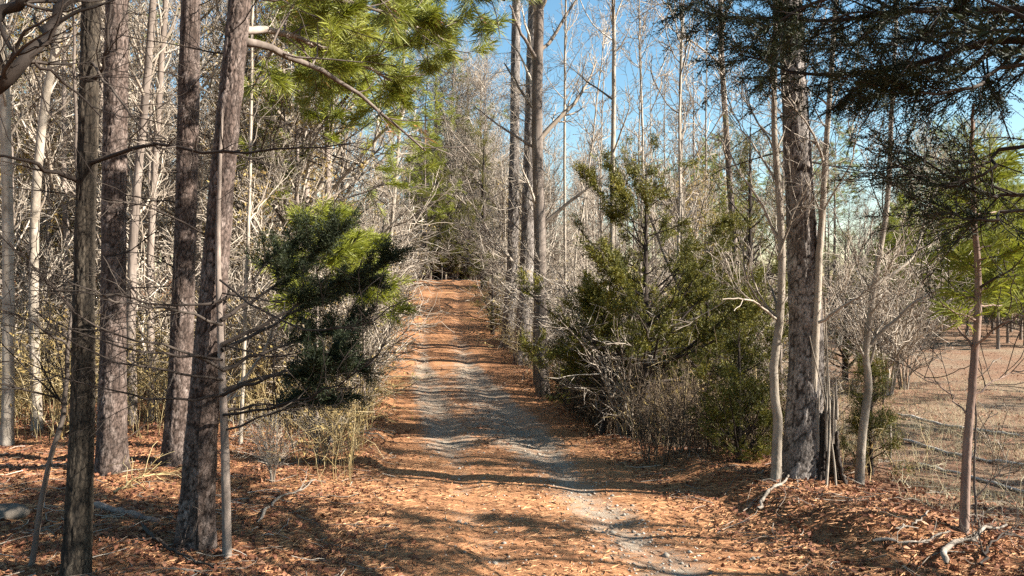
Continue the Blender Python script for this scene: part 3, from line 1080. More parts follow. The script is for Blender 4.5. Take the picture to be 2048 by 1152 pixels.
def left_pos(n):
    y = rng.uniform(11.6, 30, n)
    o = -2.3 - rng.random(n) ** .9 * (y * .62)
    x = xc(y) + o
    thr = 11.8 + 1.2 * fbm(x * .6, x * 0, 51) + .25 * np.maximum(0, 3.2 + o)
    k = (y > thr) & (np.abs(x) < .75 * y + 1)
    return x[k], y[k]


def verge_pos(n):
    y = rng.uniform(9.5, 42, n)
    x = xc(y) - 2.15 - np.abs(rng.normal(0, .55, n))
    k = vnoise(x * .9, y * .9, 12) + (y - 9.5) * .1 > .5
    return x[k], y[k]


def strip_pos(n):
    y = rng.uniform(10.8, 40, n)
    x = xc(y) + 2.3 + rng.random(n) ** 1.2 * 4.2
    k = vnoise(x * .7, y * .7, 15) + (y - 10) * .08 > .42
    return x[k], y[k]


canes("undergrowth", "tangle of tan canes and vines filling the wood opposite the field", 3700, left_pos, (.7, 2.8), (.004, .008), leafy=6)
canes("undergrowth", "dry tan canes crowding the wooded verge of the track", 1500, verge_pos, (.4, 1.5), leafy=3)
canes("undergrowth", "brown tangled brush between the track and the field", 2100, strip_pos, (.5, 1.7), leafy=1.2)


def brush_pos(n):
    y = rng.uniform(10.4, 17, n)
    x = xc(y) + 2.0 + rng.random(n) * 3.0
    k = (x / y < .36) & (vnoise(x * .9, y * .9, 95) > .28)
    return x[k], y[k]


canes("undergrowth", "dark brown brambles under the roadside cedars", 2600, brush_pos, (.5, 1.6), (.004, .008), .5, 3, .8, 'brush')


def weeds_pos(n):
    y = rng.uniform(7.2, 16, n)
    x = xc(y) + 3.6 + rng.random(n) * 6.5
    k = (vnoise(x * 1.1, y * 1.1, 25) > .38) & (x / y > .40)
    return x[k], y[k]


canes("dry_weeds", "pale dry weed stems standing at the near edge of the field", 800, weeds_pos, (.15, .75), (.002, .0035), .35, 2, mat='dry_grass')


def grass_pos(n):
    y = rng.uniform(8.5, 26, n)
    x = rng.uniform(.40, .76, n) * y
    k = vnoise(x * .8, y * .8, 35) > .42
    return x[k], y[k]


gx_, gy_ = grass_pos(15000)
gg = Geo()
gp = np.stack([gx_, gy_, ground(gx_, gy_) + .03], -1)
n_ = len(gp)
dirn = nrm(rng.normal(size=(n_, 3)) * .5 + np.array([0, 0, .8]))
wv = nrm(np.cross(dirn, rng.normal(size=(n_, 3)))) * .004
le = rng.uniform(.05, .16, n_)[:, None]
gg.add(np.stack([gp - wv - np.array([0, 0, .03]), gp + wv - np.array([0, 0, .03]), gp + dirn * le], 1), None, np.arange(n_ * 3).reshape(-1, 3), np.repeat(rng.random(n_), 3))
tag(link("dry_grass", gg.mesh("dry_grass", False), M['dry_grass']), "short dry grass covering the field", "grass", kind="stuff")

# ================================================================== NAMED TREES
def limb(pts, r0, r1, n=12):
    P = curve(pts, n)
    P[1:] += rng.normal(0, .012, (n - 1, 3))
    return P, np.linspace(r0, r1, n)


def stack(limbs):
    return np.stack([a for a, _ in limbs]), np.stack([b for _, b in limbs])


def tall_path(pix, d, base, top, leanx=0., leany=0.):
    """centre line from the foot through points measured in the photograph and on up to the tree's height"""
    pts = [base + np.array([0, 0, -.25])] + [at(x, y, d) for x, y in pix]
    p, q = pts[-2], pts[-1]
    s = (q - p) / max(q[2] - p[2], .1)
    h = top - q[2]
    if h > .5:
        pts += [q + s * h * .5, q + s * h * .8 + np.array([leanx, leany, h * .2])]
    return np.array(pts)


def crown_parts(e, T, base, crown0, n1, spread, tufts, mat='needle', dead=20, dead0=.12):
    H = T[0][-1, 2] - T[0][0, 2]
    TT = (T[0][None], T[1][None])
    l1 = grow(TT, n1, crown0, .99, 72, 10, spread, .25, .6, .35, 7, .08, .05, .012)
    l2 = grow(l1, n1 * 6, .3, 1., 45, 12, spread * .38, .3, .4, .5, 4, .16, .05, .006)
    br = Geo()
    br.tubes(*l1, 5)
    br.tubes(*l2, 3)
    if dead:
        dd = grow(TT, dead, dead0, crown0, 82, 10, 1.1, .45, .1, .085, 6, .14, -.04, .005)
        d2 = grow(dd, dead * 6, .25, 1., 45, 12, .4, .4, .1, .5, 4, .22, .0, .0035)
        br.tubes(*dd, 4)
        br.tubes(*d2, 3)
    link("branches", br.mesh("branches"), M['dark_twig'], e)
    cr = Geo()
    p, d = ends(l2[0], tufts, .35)
    needles(cr, p, d, 18, .22, .009, .6)
    link("crown", cr.mesh("crown", False), M[mat], e)


def tall_pine(label, foot, pix, d_off, radii, top=15, seed=1, mat='pine_bark', crown0=.62, dead=18, cat="pine tree", name="pine_tree", crown=True, **kw):
    base = hit(*foot)
    d = base[1] + d_off
    path = local(tall_path(pix, d, base, top), base)
    e = thing(name, base, label, cat)
    gt, ridge, P, R = bark_trunk(path, radii, seed=seed, **kw)
    link("trunk", gt.mesh("bark_trunk", True, {"ridge": ridge}), M[mat], e)
    if crown:
        k = np.clip(np.searchsorted(P[:, 2], np.linspace(P[0, 2], P[-1, 2], 40)), 0, len(P) - 1)
        crown_parts(e, (P[k], R[k]), base, crown0, 30, 2.6, 560, dead=dead)
    return e, base, P, R


# --- wooded side, from the edge of the picture towards the track
e, b, P, R = tall_pine("dark ridged hardwood trunk at the edge of the wood, nearest the camera", (150, 1149), [(165, 820), (168, 560), (175, 300), (183, 0)], 0, [.105, .088, .080, .074, .068, .055, .02], 12, 5, 'grey_bark',
                       cat="tree", name="bare_tree", crown=False, cell=(12, .42), depth=.016, flare=.25)
LT = [limb([at(170, 330, b[1]) - b, at(300, 290, b[1] - .4) - b, at(430, 305, b[1] - .7) - b, at(560, 300, b[1] - 1.) - b, at(700, 290, b[1] - 1.1) - b], .018, .004),
      limb([at(160, 365, b[1]) - b, at(100, 340, b[1] - .3) - b, at(30, 312, b[1] - .5) - b, at(-90, 318, b[1] - .6) - b], .022, .006),
      limb([at(178, 120, b[1]) - b, at(240, 200, b[1] - .3) - b, at(330, 310, b[1] - .4) - b], .012, .004),
      limb([at(165, 640, b[1]) - b, at(90, 560, b[1] - .3) - b, at(0, 470, b[1] - .5) - b], .012, .004),
      limb([at(160, 720, b[1]) - b, at(60, 640, b[1] - .3) - b, at(-40, 610, b[1] - .6) - b], .014, .004),
      limb([at(185, 170, b[1]) - b, at(215, 90, b[1] - .2) - b, at(222, -60, b[1] - .3) - b], .016, .006)]
LT = stack(LT)
lt2 = grow(LT, 70, .15, 1, 42, 14, .45, .35, .3, .6, 6, .2, .02, .0028)
lt3 = grow(lt2, 200, .1, 1, 42, 14, .2, .35, .3, .6, 4, .22, .0, .0022)
k = np.clip(np.searchsorted(P[:, 2], np.linspace(P[0, 2], P[-1, 2], 40)), 0, len(P) - 1)
TT = (P[None, k], R[None, k])
ltc = grow(TT, 24, .45, .98, 45, 12, 2.2, .3, .4, .5, 7, .14, .1, .008)
ltc2 = grow(ltc, 200, .2, 1, 42, 14, .8, .3, .3, .5, 5, .2, .05, .005)
link_limbs(e, LT, M['dark_twig'])
gg = Geo()
for s_ in (lt2, ltc):
    gg.tubes(*s_, 4)
for s_ in (lt3, ltc2):
    gg.tubes(*s_, 3)
link("branches", gg.mesh("branches"), M['dark_twig'], e)

tall_pine("rough pine with mottled bark standing just behind the dark ridged trunk", (222, 940), [(226, 700), (228, 420), (232, 150), (234, 0)], 0, [.18, .155, .148, .140, .13, .11, .04], 16, 9, dead=34)
tall_pine("straight grey pine close behind the leaning pine", (350, 930), [(362, 720), (372, 420), (378, 150), (382, 0)], 0, [.18, .155, .14, .132, .124, .10, .04], 16, 15, dead=34)
e, b, P, R = tall_pine("leaning pine with plated pinkish bark, nearest the track on its wooded side", (385, 1095), [(405, 840), (428, 560), (450, 300), (478, 20)], 0, [.155, .135, .120, .106, .096, .08, .03], 14, 23, dead=22, depth=.018, sides=64, ring=.02)
# its big lower limbs with sunlit needles, over the track
d0 = b[1]
LL = [limb([at(470, 70, d0) - b, at(560, 110, d0 + .5) - b, at(690, 170, d0 + 1.2) - b, at(850, 300, d0 + 1.9) - b], .045, .012),
      limb([at(474, 60, d0) - b, at(580, 70, d0 + 1.) - b, at(720, 130, d0 + 2.1) - b, at(830, 180, d0 + 2.8) - b], .04, .012),
      limb([at(480, 0, d0) - b, at(600, -10, d0 + .8) - b, at(760, 20, d0 + 1.8) - b, at(900, 90, d0 + 2.6) - b], .04, .012),
      limb([at(484, -90, d0) - b, at(600, -60, d0 + 1.2) - b, at(740, -30, d0 + 2.8) - b, at(860, 10, d0 + 4.) - b], .045, .012),
      limb([at(484, -120, d0) - b, at(640, -130, d0 + .6) - b, at(840, -90, d0 + 1.2) - b, at(1010, 0, d0 + 1.7) - b], .04, .012)]
LL = stack(LL)
ll2 = grow(LL, 90, .25, 1, 45, 12, .9, .3, .3, .45, 6, .14, .03, .006)
ll3 = grow(ll2, 300, .2, 1, 42, 14, .35, .3, .3, .6, 5, .18, .05, .004)
link_limbs(e, LL, M['far_bark'], 8)
gg = Geo()
gg.tubes(*ll2, 5)
gg.tubes(*ll3, 3)
link("twigs", gg.mesh("lower_twigs"), M['far_bark'], e)
cr = Geo()
p, d = ends(ll3[0], 1150, .35)
keep = p[:, 2] + b[2] > CAM_Z + .20 * (p[:, 1] + b[1]) + .9 * vnoise((p[:, 0] + b[0]) * 1.2, (p[:, 1] + b[1]) * 1.2, 8) - .25
needles(cr, p[keep], d[keep], 44, .18, .0032, .5)
link("needles", cr.mesh("lower_needles", False), M['needle'], e)
cr = Geo()
p, d = ends(ll3[0], 60, .4)
needles(cr, p, d - np.array([0, 0, .8]), 22, .15, .004, .4)
link("dead_needles", cr.mesh("dead_needles", False), M['brown_needle'], e)

# --- shaded cedar leaning from behind the leaning pine towards the track
b = hit(455, 1116)
d0 = b[1]
e = thing("cedar_tree", b, "shaded dark cedar in front of the leaning pine, boughs towards the track", "cedar tree")
path = curve([[0, 0, -.2], at(450, 900, d0) - b, at(442, 700, d0 + .05) - b, at(436, 500, d0 + .1) - b, at(440, 330, d0 + .1) - b, at(446, 200, d0 + .15) - b], 30)
R = np.linspace(.042, .010, 30)
gt = Geo()
gt.tubes(path, R, 10, .3)
link("trunk", gt.mesh("cedar_trunk"), M['far_bark'], e)
CB = [limb([at(442, 640, d0) - b, at(520, 590, d0 + .3) - b, at(600, 530, d0 + .5) - b, at(690, 455, d0 + .6) - b], .02, .005),
      limb([at(442, 690, d0) - b, at(540, 640, d0 + .2) - b, at(660, 580, d0 + .4) - b, at(780, 515, d0 + .5) - b], .022, .005),
      limb([at(444, 700, d0) - b, at(540, 650, d0 + .6) - b, at(640, 600, d0 + 1.) - b, at(745, 560, d0 + 1.3) - b], .02, .005),
      limb([at(444, 740, d0) - b, at(540, 700, d0 + .2) - b, at(640, 670, d0 + .3) - b, at(735, 640, d0 + .4) - b], .02, .005),
      limb([at(446, 780, d0) - b, at(540, 750, d0 + .4) - b, at(640, 740, d0 + .7) - b, at(720, 735, d0 + .9) - b], .018, .005),
      limb([at(446, 790, d0) - b, at(530, 760, d0 - .3) - b, at(620, 740, d0 - .5) - b, at(690, 700, d0 - .6) - b], .018, .005),
      limb([at(446, 600, d0) - b, at(500, 560, d0 + .3) - b, at(560, 500, d0 + .6) - b, at(610, 470, d0 + .8) - b], .016, .004),
      limb([at(446, 820, d0) - b, at(520, 810, d0 + .3) - b, at(610, 800, d0 + .5) - b, at(690, 790, d0 + .6) - b], .016, .004)]
CB = stack(CB)
cb2 = grow(CB, 190, .40, 1, 38, 12, .30, .3, .45, .5, 5, .14, .06, .003)
DB = [limb([at(445, 720 + k, d0) - b, at(340, 700 + k + s1, d0 - .4) - b, at(220, 680 + k + s1, d0 - .8) - b, at(60, 640 + k + s2, d0 - 1.1) - b], .014, .004)
      for k, s1, s2 in ((0, 10, -20), (40, 0, -60), (-70, -10, -40), (70, 30, 20), (-120, 30, 60), (20, -30, -110))]
DB += [limb([at(445, 830, d0) - b, at(560, 810, d0 - .5) - b, at(660, 780, d0 - .9) - b, at(760, 700, d0 - 1.2) - b], .014, .004),
       limb([at(448, 860, d0) - b, at(560, 820, d0 - .2) - b, at(640, 790, d0 - .4) - b, at(730, 770, d0 - .6) - b], .012, .004),
       limb([at(440, 560, d0) - b, at(560, 640, d0 - .6) - b, at(680, 660, d0 - .9) - b, at(820, 600, d0 - 1.) - b], .010, .004)]
DB = stack(DB)
db2 = grow(DB, 110, .2, 1, 45, 14, .5, .35, .3, .5, 6, .2, -.01, .003)
db3 = grow(db2, 330, .1, 1, 45, 14, .22, .35, .3, .6, 4, .22, .0, .0022)
link_limbs(e, CB, M['dark_twig'])
link_limbs(e, DB, M['dark_twig'], 6, 'dead_limb')
gg = Geo()
gg.tubes(*cb2, 4)
gg.tubes(*db2, 4)
gg.tubes(*db3, 3)
link("branches", gg.mesh("branches"), M['dark_twig'], e)
cr = Geo()
p, d = ends(cb2[0], 4600, .0)
q, dq = ends(CB[0], 1500, .5)
sprays(cr, np.vstack([p, q]), np.vstack([d, dq]), 12, .13, .045, .012)
link("crown", cr.mesh("crown", False), M['cedar_shade_tone'], e)


# --- saplings measured in the photograph
def sapling(label, foot, pix, r0, r1, top=8, mat='pale_bark', limbs=(), n1=14, n2=60, n3=260, t0=.3, L=1.1, name="bare_sapling", cat="sapling", d_off=0., up=.12, twig='twig', rmin=.0035, sides=12, drift=0.):
    b = hit(*foot)
    d = b[1] + d_off
    pts = local(tall_path(pix, d, b, top), b)
    n = 40
    P = curve(pts, n)
    P[2:, :2] += np.cumsum(rng.normal(0, .004, (n - 2, 2)), 0)
    R = np.linspace(r0, r1, n) * (1 + .35 * np.exp(-np.arange(n) * .8))
    e = thing(name, b, label, cat)
    gt = Geo()
    gt.tubes(P, R, sides, .5)
    link("trunk", gt.mesh("sapling_trunk"), M[mat], e)
    gb = Geo()
    T = (P[None], R[None])
    lv = [grow(T, n1, t0, .98, 48, 12, L, .35, .35, .5, 7, .14, up, rmin * 1.3)]
    if limbs:
        own = stack([limb([at(x, y, d + dd) - b for x, y, dd in pl], ra, rb) for pl, ra, rb in limbs])
        link_limbs(e, own, M[mat], 8)
        o2 = grow(own, 9 * len(limbs), .25, 1., 42, 12, .7, .35, .4, .5, 7, .16, up, rmin * 1.2)
        lv.append(o2)
    for l1 in lv:
        gb.tubes(*l1, 4)
        l2 = grow(l1, n2, .2, 1., 42, 13, L * .42, .3, .35, .6, 5, .18, up * .5, rmin)
        l3 = grow(l2, n3, .1, 1., 42, 15, L * .2, .3, .3, .6, 3, .28, .02, rmin * .85)
        gb.tubes(*l2, 3)
        gb.tubes(*l3, 3)
    link("branches", gb.mesh("sapling_branches"), M[twig], e)
    return e, b, d


sapling("thin pale sapling between the leaning pine and the track's wooded verge", (480, 890), [(488, 720), (496, 520), (502, 330), (506, 150)], .032, .016, 7, limbs=[([(500, 440, 0), (540, 390, .3), (590, 335, .6)], .014, .005), ([(498, 480, 0), (460, 430, -.2), (440, 400, -.3)], .01, .004)], t0=.4)
sapling("short crooked pale sapling at the foot of the leaning pine", (424, 1030), [(418, 930), (424, 840), (470, 780)], .028, .014, 1.4, n1=5, n2=16, n3=50, L=.5)
sapling("thin dark curved sapling at the edge of the wood beside the ridged trunk", (52, 1135), [(90, 960), (122, 830), (134, 680), (150, 500), (146, 330)], .022, .010, 4.5, 'far_bark', n1=10, n2=30, n3=80, twig='dark_twig', L=.8)
sapling("pale trunk at the picture edge in the thicket beyond the ridged trunk", (14, 890), [(16, 700), (14, 480), (8, 250), (0, 100)], .09, .06, 11, n1=16)
sapling("pale bent trunk behind the thin dark curved sapling", (75, 860), [(70, 640), (72, 440), (90, 220), (120, 60)], .085, .05, 12, n1=18)
for i, (fx, fy, pts, r) in enumerate([(265, 850, [(262, 600), (272, 400), (290, 200), (300, 60)], .085), (305, 840, [(300, 600), (305, 420), (318, 200), (330, 40)], .07), (610, 800, [(622, 600), (655, 400), (664, 200), (668, 60)], .06), (770, 720, [(776, 560), (786, 430), (798, 280), (806, 150)], .07)]):
    sapling(["reddish trunk seen between the mottled pine and the straight grey pine", "second reddish trunk close to the straight grey pine, on its wooded side", "pale straight trunk in the thicket behind the shaded cedar", "pale slanting tree standing on the wooded verge halfway along the track"][i],
            (fx, fy), pts, r, r * .6, 12, 'far_bark' if i < 2 else 'pale_bark', n1=20, n2=90, n3=420, L=1.6, name="bare_tree", cat="tree")

# overhanging limb of a tree standing beside the camera, outside the frame
b = np.array([-4.6, 4.6, 0.])
b[2] = float(ground(b[0], b[1]))
e = thing("bare_tree", b, "tree with thick dark limb curving in at the upper corner of the wood", "tree")
tp = curve([[0, 0, -.2], [.05, 0, 2.2], [.1, .05, 4.5], [.0, .1, 7.5]], 24)
gt = Geo()
gt.tubes(tp, np.linspace(.16, .05, 24), 12, .4)
link("trunk", gt.mesh("trunk"), M['far_bark'], e)
OL = [limb([[.05, 0, 2.6], at(-60, 200, 4.7) - b, at(20, 150, 4.7) - b, at(75, 90, 4.8) - b, at(105, 40, 4.9) - b, at(150, -30, 5.0) - b], .05, .028, 16),
      limb([[.08, 0, 3.6], at(-60, 60, 4.9) - b, at(10, 25, 5.0) - b, at(60, -5, 5.0) - b, at(100, -50, 5.2) - b, at(180, -140, 5.3) - b], .045, .02, 16),
      limb([[.05, 0, 2.4], at(-50, 60, 4.8) - b, at(20, 100, 4.8) - b, at(80, 130, 4.8) - b, at(130, 165, 4.9) - b, at(200, 230, 4.9) - b], .02, .005, 16)]
OL = stack(OL)
o2 = grow(OL, 30, .3, 1, 45, 12, .6, .3, .3, .5, 6, .18, .05, .0028)
o3 = grow(o2, 90, .1, 1, 45, 12, .25, .3, .3, .6, 4, .2, .0, .002)
oc = grow((tp[None], np.linspace(.16, .05, 24)[None]), 20, .6, 1, 50, 12, 1.8, .3, .3, .5, 6, .14, .1, .008)
link_limbs(e, OL, M['dark_twig'], 10)  # shaded silhouette comes from this dark colour, darker than the trunk's bark
gg = Geo()
gg.tubes(*o2, 4)
gg.tubes(*o3, 3)
gg.tubes(*oc, 4)
link("branches", gg.mesh("branches"), M['dark_twig'], e)

# --- field side
tall_pine("thick pine with vines round its flared foot, beside the broken snag", (1598, 948), [(1612, 720), (1604, 480), (1592, 250), (1582, 60)], 0, [.23, .20, .180, .160, .145, .12, .04], 16, 31, mat='grey_pine', dead=16, cell=(17, .2), fine=7.)
tall_pine("tall pale pine of the roadside pair, nearer the camera", (1042, 728), [(1052, 560), (1058, 380), (1062, 200), (1068, 0)], 0, [.27, .24, .215, .195, .18, .14, .05], 20, 37, mat='grey_pine', cell=(13, .35), ring=.07, sides=40, fine=12., dead=18)
tall_pine("tall pale pine of the roadside pair, farther along the track", (1014, 692), [(1024, 540), (1028, 360), (1030, 200), (1032, 40)], 0, [.26, .22, .20, .18, .17, .13, .05], 21, 41, mat='grey_pine', cell=(13, .35), ring=.08, sides=40, fine=13., dead=18)
sapling("dark double stemmed tree in front of the roadside pair of pines", (1086, 792), [(1082, 640), (1080, 440), (1074, 240), (1078, 40)], .17, .10, 14, 'far_bark', n1=24, n2=120, n3=520, L=1.9, name="bare_tree", cat="tree", sides=16,
        limbs=[([(1070, 770, .1), (1072, 560, .1), (1070, 330, .1), (1066, 120, .1)], .05, .03), ([(1080, 130, 0), (1040, 60, -.3), (1020, 10, -.4)], .05, .02), ([(1080, 300, 0), (1010, 260, .2), (950, 215, .4)], .04, .012)])
sapling("pale crooked sapling leaning against the thick pine, nearest the track", (1548, 962), [(1556, 860), (1548, 740), (1562, 600), (1560, 420), (1548, 250), (1550, 80)], .062, .018, 8, limbs=[([(1556, 640, 0), (1500, 600, -.3), (1440, 600, -.5)], .016, .006), ([(1556, 520, 0), (1600, 400, -.2), (1660, 300, -.3)], .018, .006), ([(1550, 360, 0), (1500, 280, .2), (1450, 200, .3)], .014, .005)], n1=18)
sapling("pale slender trunk rising beside the thick pine on its field side", (1612, 950), [(1630, 740), (1640, 540), (1650, 380), (1662, 200)], .055, .018, 8, d_off=-.1, limbs=[([(1636, 645, -.1), (1700, 605, -.3), (1745, 570, -.4)], .02, .008), ([(1648, 420, -.1), (1700, 330, -.3), (1720, 260, -.4)], .012, .005)], n1=12)
sapling("curved pale sapling with a forked crown, between broken snag and field", (1716, 970), [(1726, 860), (1738, 770), (1733, 700), (1752, 560), (1778, 380), (1786, 200)], .060, .016, 7, limbs=[([(1742, 690, 0), (1800, 630, -.1), (1850, 590, -.2), (1900, 570, -.2)], .026, .008), ([(1752, 570, 0), (1830, 510, .2), (1858, 410, .4), (1890, 340, .5)], .024, .008), ([(1748, 600, 0), (1700, 500, .2), (1660, 400, .4)], .014, .005)], n1=14)
e, b, d_ = sapling("slender young pine with long bright needles standing alone at the field edge", (1925, 1066), [(1938, 860), (1950, 700), (1958, 560), (1952, 440), (1950, 320)], .040, .012, 3.4, 'reddish', limbs=[([(1948, 700, 0), (2000, 650, -.3), (2060, 630, -.5)], .014, .005), ([(1944, 690, 0), (1900, 640, .2), (1870, 600, .3)], .012, .004), ([(1934, 830, 0), (1890, 780, .2), (1850, 750, .3)], .009, .004), ([(1936, 810, 0), (1990, 760, .2), (2050, 740, .3)], .009, .004)],
               n1=3, n2=10, n3=14, L=.5, twig='dark_twig', name="pine_tree", cat="pine tree")
own = stack([limb([at(x0, y0, d_) - b, at((x0 + x1) / 2, (y0 + y1) / 2 + 8, d_ + dz / 2) - b, at(x1, y1, d_ + dz) - b], .010, .004, 8) for x0, y0, x1, y1, dz in
             [(1952, 600, 1890, 560, .2), (1955, 580, 2030, 545, -.1), (1955, 540, 1900, 480, .3), (1955, 500, 2020, 450, .2), (1952, 460, 1885, 420, -.2), (1952, 430, 2040, 390, .3), (1952, 400, 1900, 340, .1), (1950, 370, 2010, 320, -.2),
              (1958, 610, 2050, 600, .4), (1952, 640, 1880, 600, -.3), (1950, 340, 1930, 270, .1), (1950, 345, 1990, 270, .2), (1954, 520, 2060, 480, -.3)]])
link_limbs(e, own, M['reddish'], 5)
nl = Geo()
p, d = ends(own[0], 64, .45)
needles(nl, p, d + np.array([0, 0, .1]), 34, .21, .0028, .42)
link("needles", nl.mesh("young_needles", False), M['needle'], e)
sapling("very thin sapling just behind the slender young pine", (1948, 1055), [(1951, 960), (1953, 820), (1955, 740)], .014, .006, .9, 'far_bark', limbs=[([(1950, 1000, 0), (2000, 940, -.2), (2030, 920, -.3)], .008, .003)], n1=4, n2=10, n3=16, L=.4)
for i, (fx, fy, pts, r, tp_) in enumerate([
        (1222, 790, [(1224, 560), (1226, 300), (1228, 120), (1226, 0)], .075, 11), (1130, 770, [(1130, 560), (1130, 300), (1130, 120), (1132, 0)], .045, 12),
        (1450, 830, [(1470, 560), (1456, 300), (1444, 120), (1440, 0)], .085, 11), (1282, 800, [(1280, 560), (1284, 300), (1280, 120)], .035, 9),
        (1185, 760, [(1150, 560), (1170, 400), (1188, 260), (1200, 150)], .035, 9)]):
    sapling(["white barked slim tree standing against the open sky", "very straight thin pale stem next to the dark double stemmed tree", "slanting dark slim tree behind the big roadside cedar", "thin dark stem against the sky above the big roadside cedar", "thin leaning pale stem left of the white barked slim tree"][i],
            (fx, fy), pts, r, r * .4, tp_, 'pale_bark' if i != 2 else 'far_bark', n1=24, n2=110, n3=420, L=1.5, name="bare_sapling", up=.16, rmin=.005)


# --- cedars on the field side
def cedar(label, foot, h, w, ns, mat='cedar', leaf=.048, rot=0., base=.08, scale=(1, 1, 1), lw=.011, ln=.17):
    b = hit(*foot)
    return place(proto_cedar(h, w, ns, 11, leaf, lw, mat, base, ln), "cedar_tree", b, label, "cedar tree", None, rot, scale)


cedar("big sunlit cedar standing over the field side of the track", (1288, 880), 4.8, 1.75, 8800, base=.20, lw=.023, leaf=.062, ln=.14)
cedar("second big cedar with bronze foliage behind the sunlit roadside cedar", (1415, 872), 3.7, 1.8, 7600, base=.22, lw=.023, leaf=.062, ln=.14)
cedar("low dark green cedar leaning towards the track below the sunlit cedar", (1205, 868), 2.5, 1.15, 4200, base=.25, lw=.022, leaf=.06, ln=.14)
cedar("tall dull cedar behind the pale crooked sapling", (1500, 838), 6.6, 1.7, 5000, lw=.018, leaf=.06)
cedar("low sunlit cedar between the roadside cedars and the pale crooked sapling", (1478, 925), 2.1, .8, 3400, lw=.018, leaf=.055, ln=.12)
cedar("bright yellow green young cedar beside the curved pale sapling", (1742, 950), 1.75, .46, 2200, lw=.013)
cedar("low dark evergreen sprig at the foot of the dark double stemmed tree", (1120, 800), .55, .35, 500, 'cedar_shade_tone')

place(proto_pine(13, .10, .36, 60, 2000, 26, .21, .006, .19, dead=16), "pine_tree", hit(655, 815), "tall pine with sunlit needles over the wooded verge", "pine tree", None, 2.2)
place(CEDAR[0], "cedar_tree", hit(1690, 760), "dark cedar across the field behind the broken snag", "cedar tree", None, 1., .85)
place(CEDAR[0], "cedar_tree", hit(985, 668), "small bushy cedar at the foot of the roadside pair of pines", "cedar tree", None, 2., (.85, .85, .6))
place(CEDAR[1], "cedar_tree", hit(968, 575), "dark cedar overhanging the far end of the track", "cedar tree", None, 3., (1.5, 1.5, 1.3))
# young pines with bright needles
GLOW = proto_pine(3.4, .032, .58, 26, 230, 42, .2, .0045, .27, dead=6)
place(GLOW, "pine_tree", hit(632, 902), "bright young pine glowing behind the shaded cedar, nearer the leaning pine", "pine tree", None, 1., 1.08)
place(GLOW, "pine_tree", hit(728, 862), "bright young pine glowing behind the shaded cedar, nearer the track", "pine tree", None, 3.6, 1.02)
for i, (fx, fy, s_) in enumerate([(1985, 668, 1.35), (1895, 650, 1.4), (2050, 690, 1.15)]):
    place(YPINE[0], "pine_tree", hit(fx, fy), ["sunlit young pine at the field, beside the frame edge", "sunlit young pine in the field behind the lone young pine", "tallest sunlit young pine of the field, partly cut by the frame"][i], "pine tree", None, None, s_)

# --- big cedar beside the camera on the field side: its shaded boughs hang into the picture
b = np.array([5.3, 3.7, 0.])
b[2] = float(ground(b[0], b[1]))
e = thing("cedar_tree", b, "big dark cedar with shaded boughs hanging in from the upper corner", "cedar tree")
tp = curve([[0, 0, -.2], [.0, .05, 2.5], [.05, .1, 5.], [.05, .1, 9.6]], 30)
tR = np.linspace(.17, .02, 30)
gt = Geo()
gt.tubes(tp, tR, 14, .3)
link("trunk", gt.mesh("trunk"), M['far_bark'], e)
BB = []
for (x0, y0, z0), pts, r in [((0, 0, 3.3), [(2060, 75, 6.0), (1850, 120, 6.2), (1640, 150, 6.6), (1480, 110, 6.9)], .04),
                             ((0, 0, 3.8), [(2060, 20, 5.8), (1860, 20, 5.8), (1650, 40, 6.0), (1420, 30, 6.2)], .04),
                             ((0, 0, 3.1), [(2070, 100, 6.4), (1930, 140, 6.7), (1800, 150, 7.), (1680, 190, 7.2)], .03),
                             ((0, 0, 4.2), [(2050, -60, 6.2), (1850, -70, 6.4), (1620, -50, 6.7), (1390, 0, 7.)], .04),
                             ((0, 0, 3.6), [(2060, 60, 6.8), (1900, 70, 7.3), (1740, 90, 7.8), (1560, 90, 8.2)], .03),
                             ((0, 0, 2.9), [(2060, 290, 6.0), (1980, 340, 6.0), (1900, 370, 6.1), (1780, 330, 6.3)], .02),
                             ((0, 0, 2.6), [(2060, 390, 6.1), (1980, 390, 6.2), (1900, 360, 6.4), (1810, 290, 6.6)], .02),
                             ((0, 0, 2.5), [(2060, 420, 5.7), (1990, 440, 5.7), (1930, 435, 5.8), (1860, 420, 6.0)], .016),
                             ((0, 0, 4.4), [(2050, -100, 5.6), (1840, -60, 5.5), (1640, 0, 5.6), (1520, 60, 5.7)], .03),
                             ((0, 0, 3.4), [(2060, 130, 6.), (1960, 170, 5.9), (1850, 190, 5.9), (1760, 170, 6.)], .022)]:
    BB.append(limb([np.array([x0, y0, z0])] + [at(*q) - b for q in pts], r, .007, 14))
BB = stack(BB)
bb2 = grow(BB, 520, .16, 1., 42, 12, .72, .3, .35, .5, 6, .15, .0, .0035)
up = grow((tp[None], tR[None]), 64, .36, .98, 68, 10, 3.0, .2, .72, .35, 7, .08, .06, .008)
up2 = grow(up, 330, .25, 1., 40, 12, .7, .3, .3, .5, 5, .15, .05, .004)
link_limbs(e, BB, M['dark_twig'], 8)
gg = Geo()
gg.tubes(*bb2, 4)
gg.tubes(*up, 5)
gg.tubes(*up2, 3)
low = [k for k in range(len(bb2[0])) if False]
dd3 = grow(bb2, 500, .2, 1., 45, 14, .25, .3, .3, .6, 4, .2, .0, .0022)
gg.tubes(*dd3, 3)
link("branches", gg.mesh("branches"), M['dark_twig'], e)
cr = Geo()
p, d = ends(bb2[0], 11800, .0)
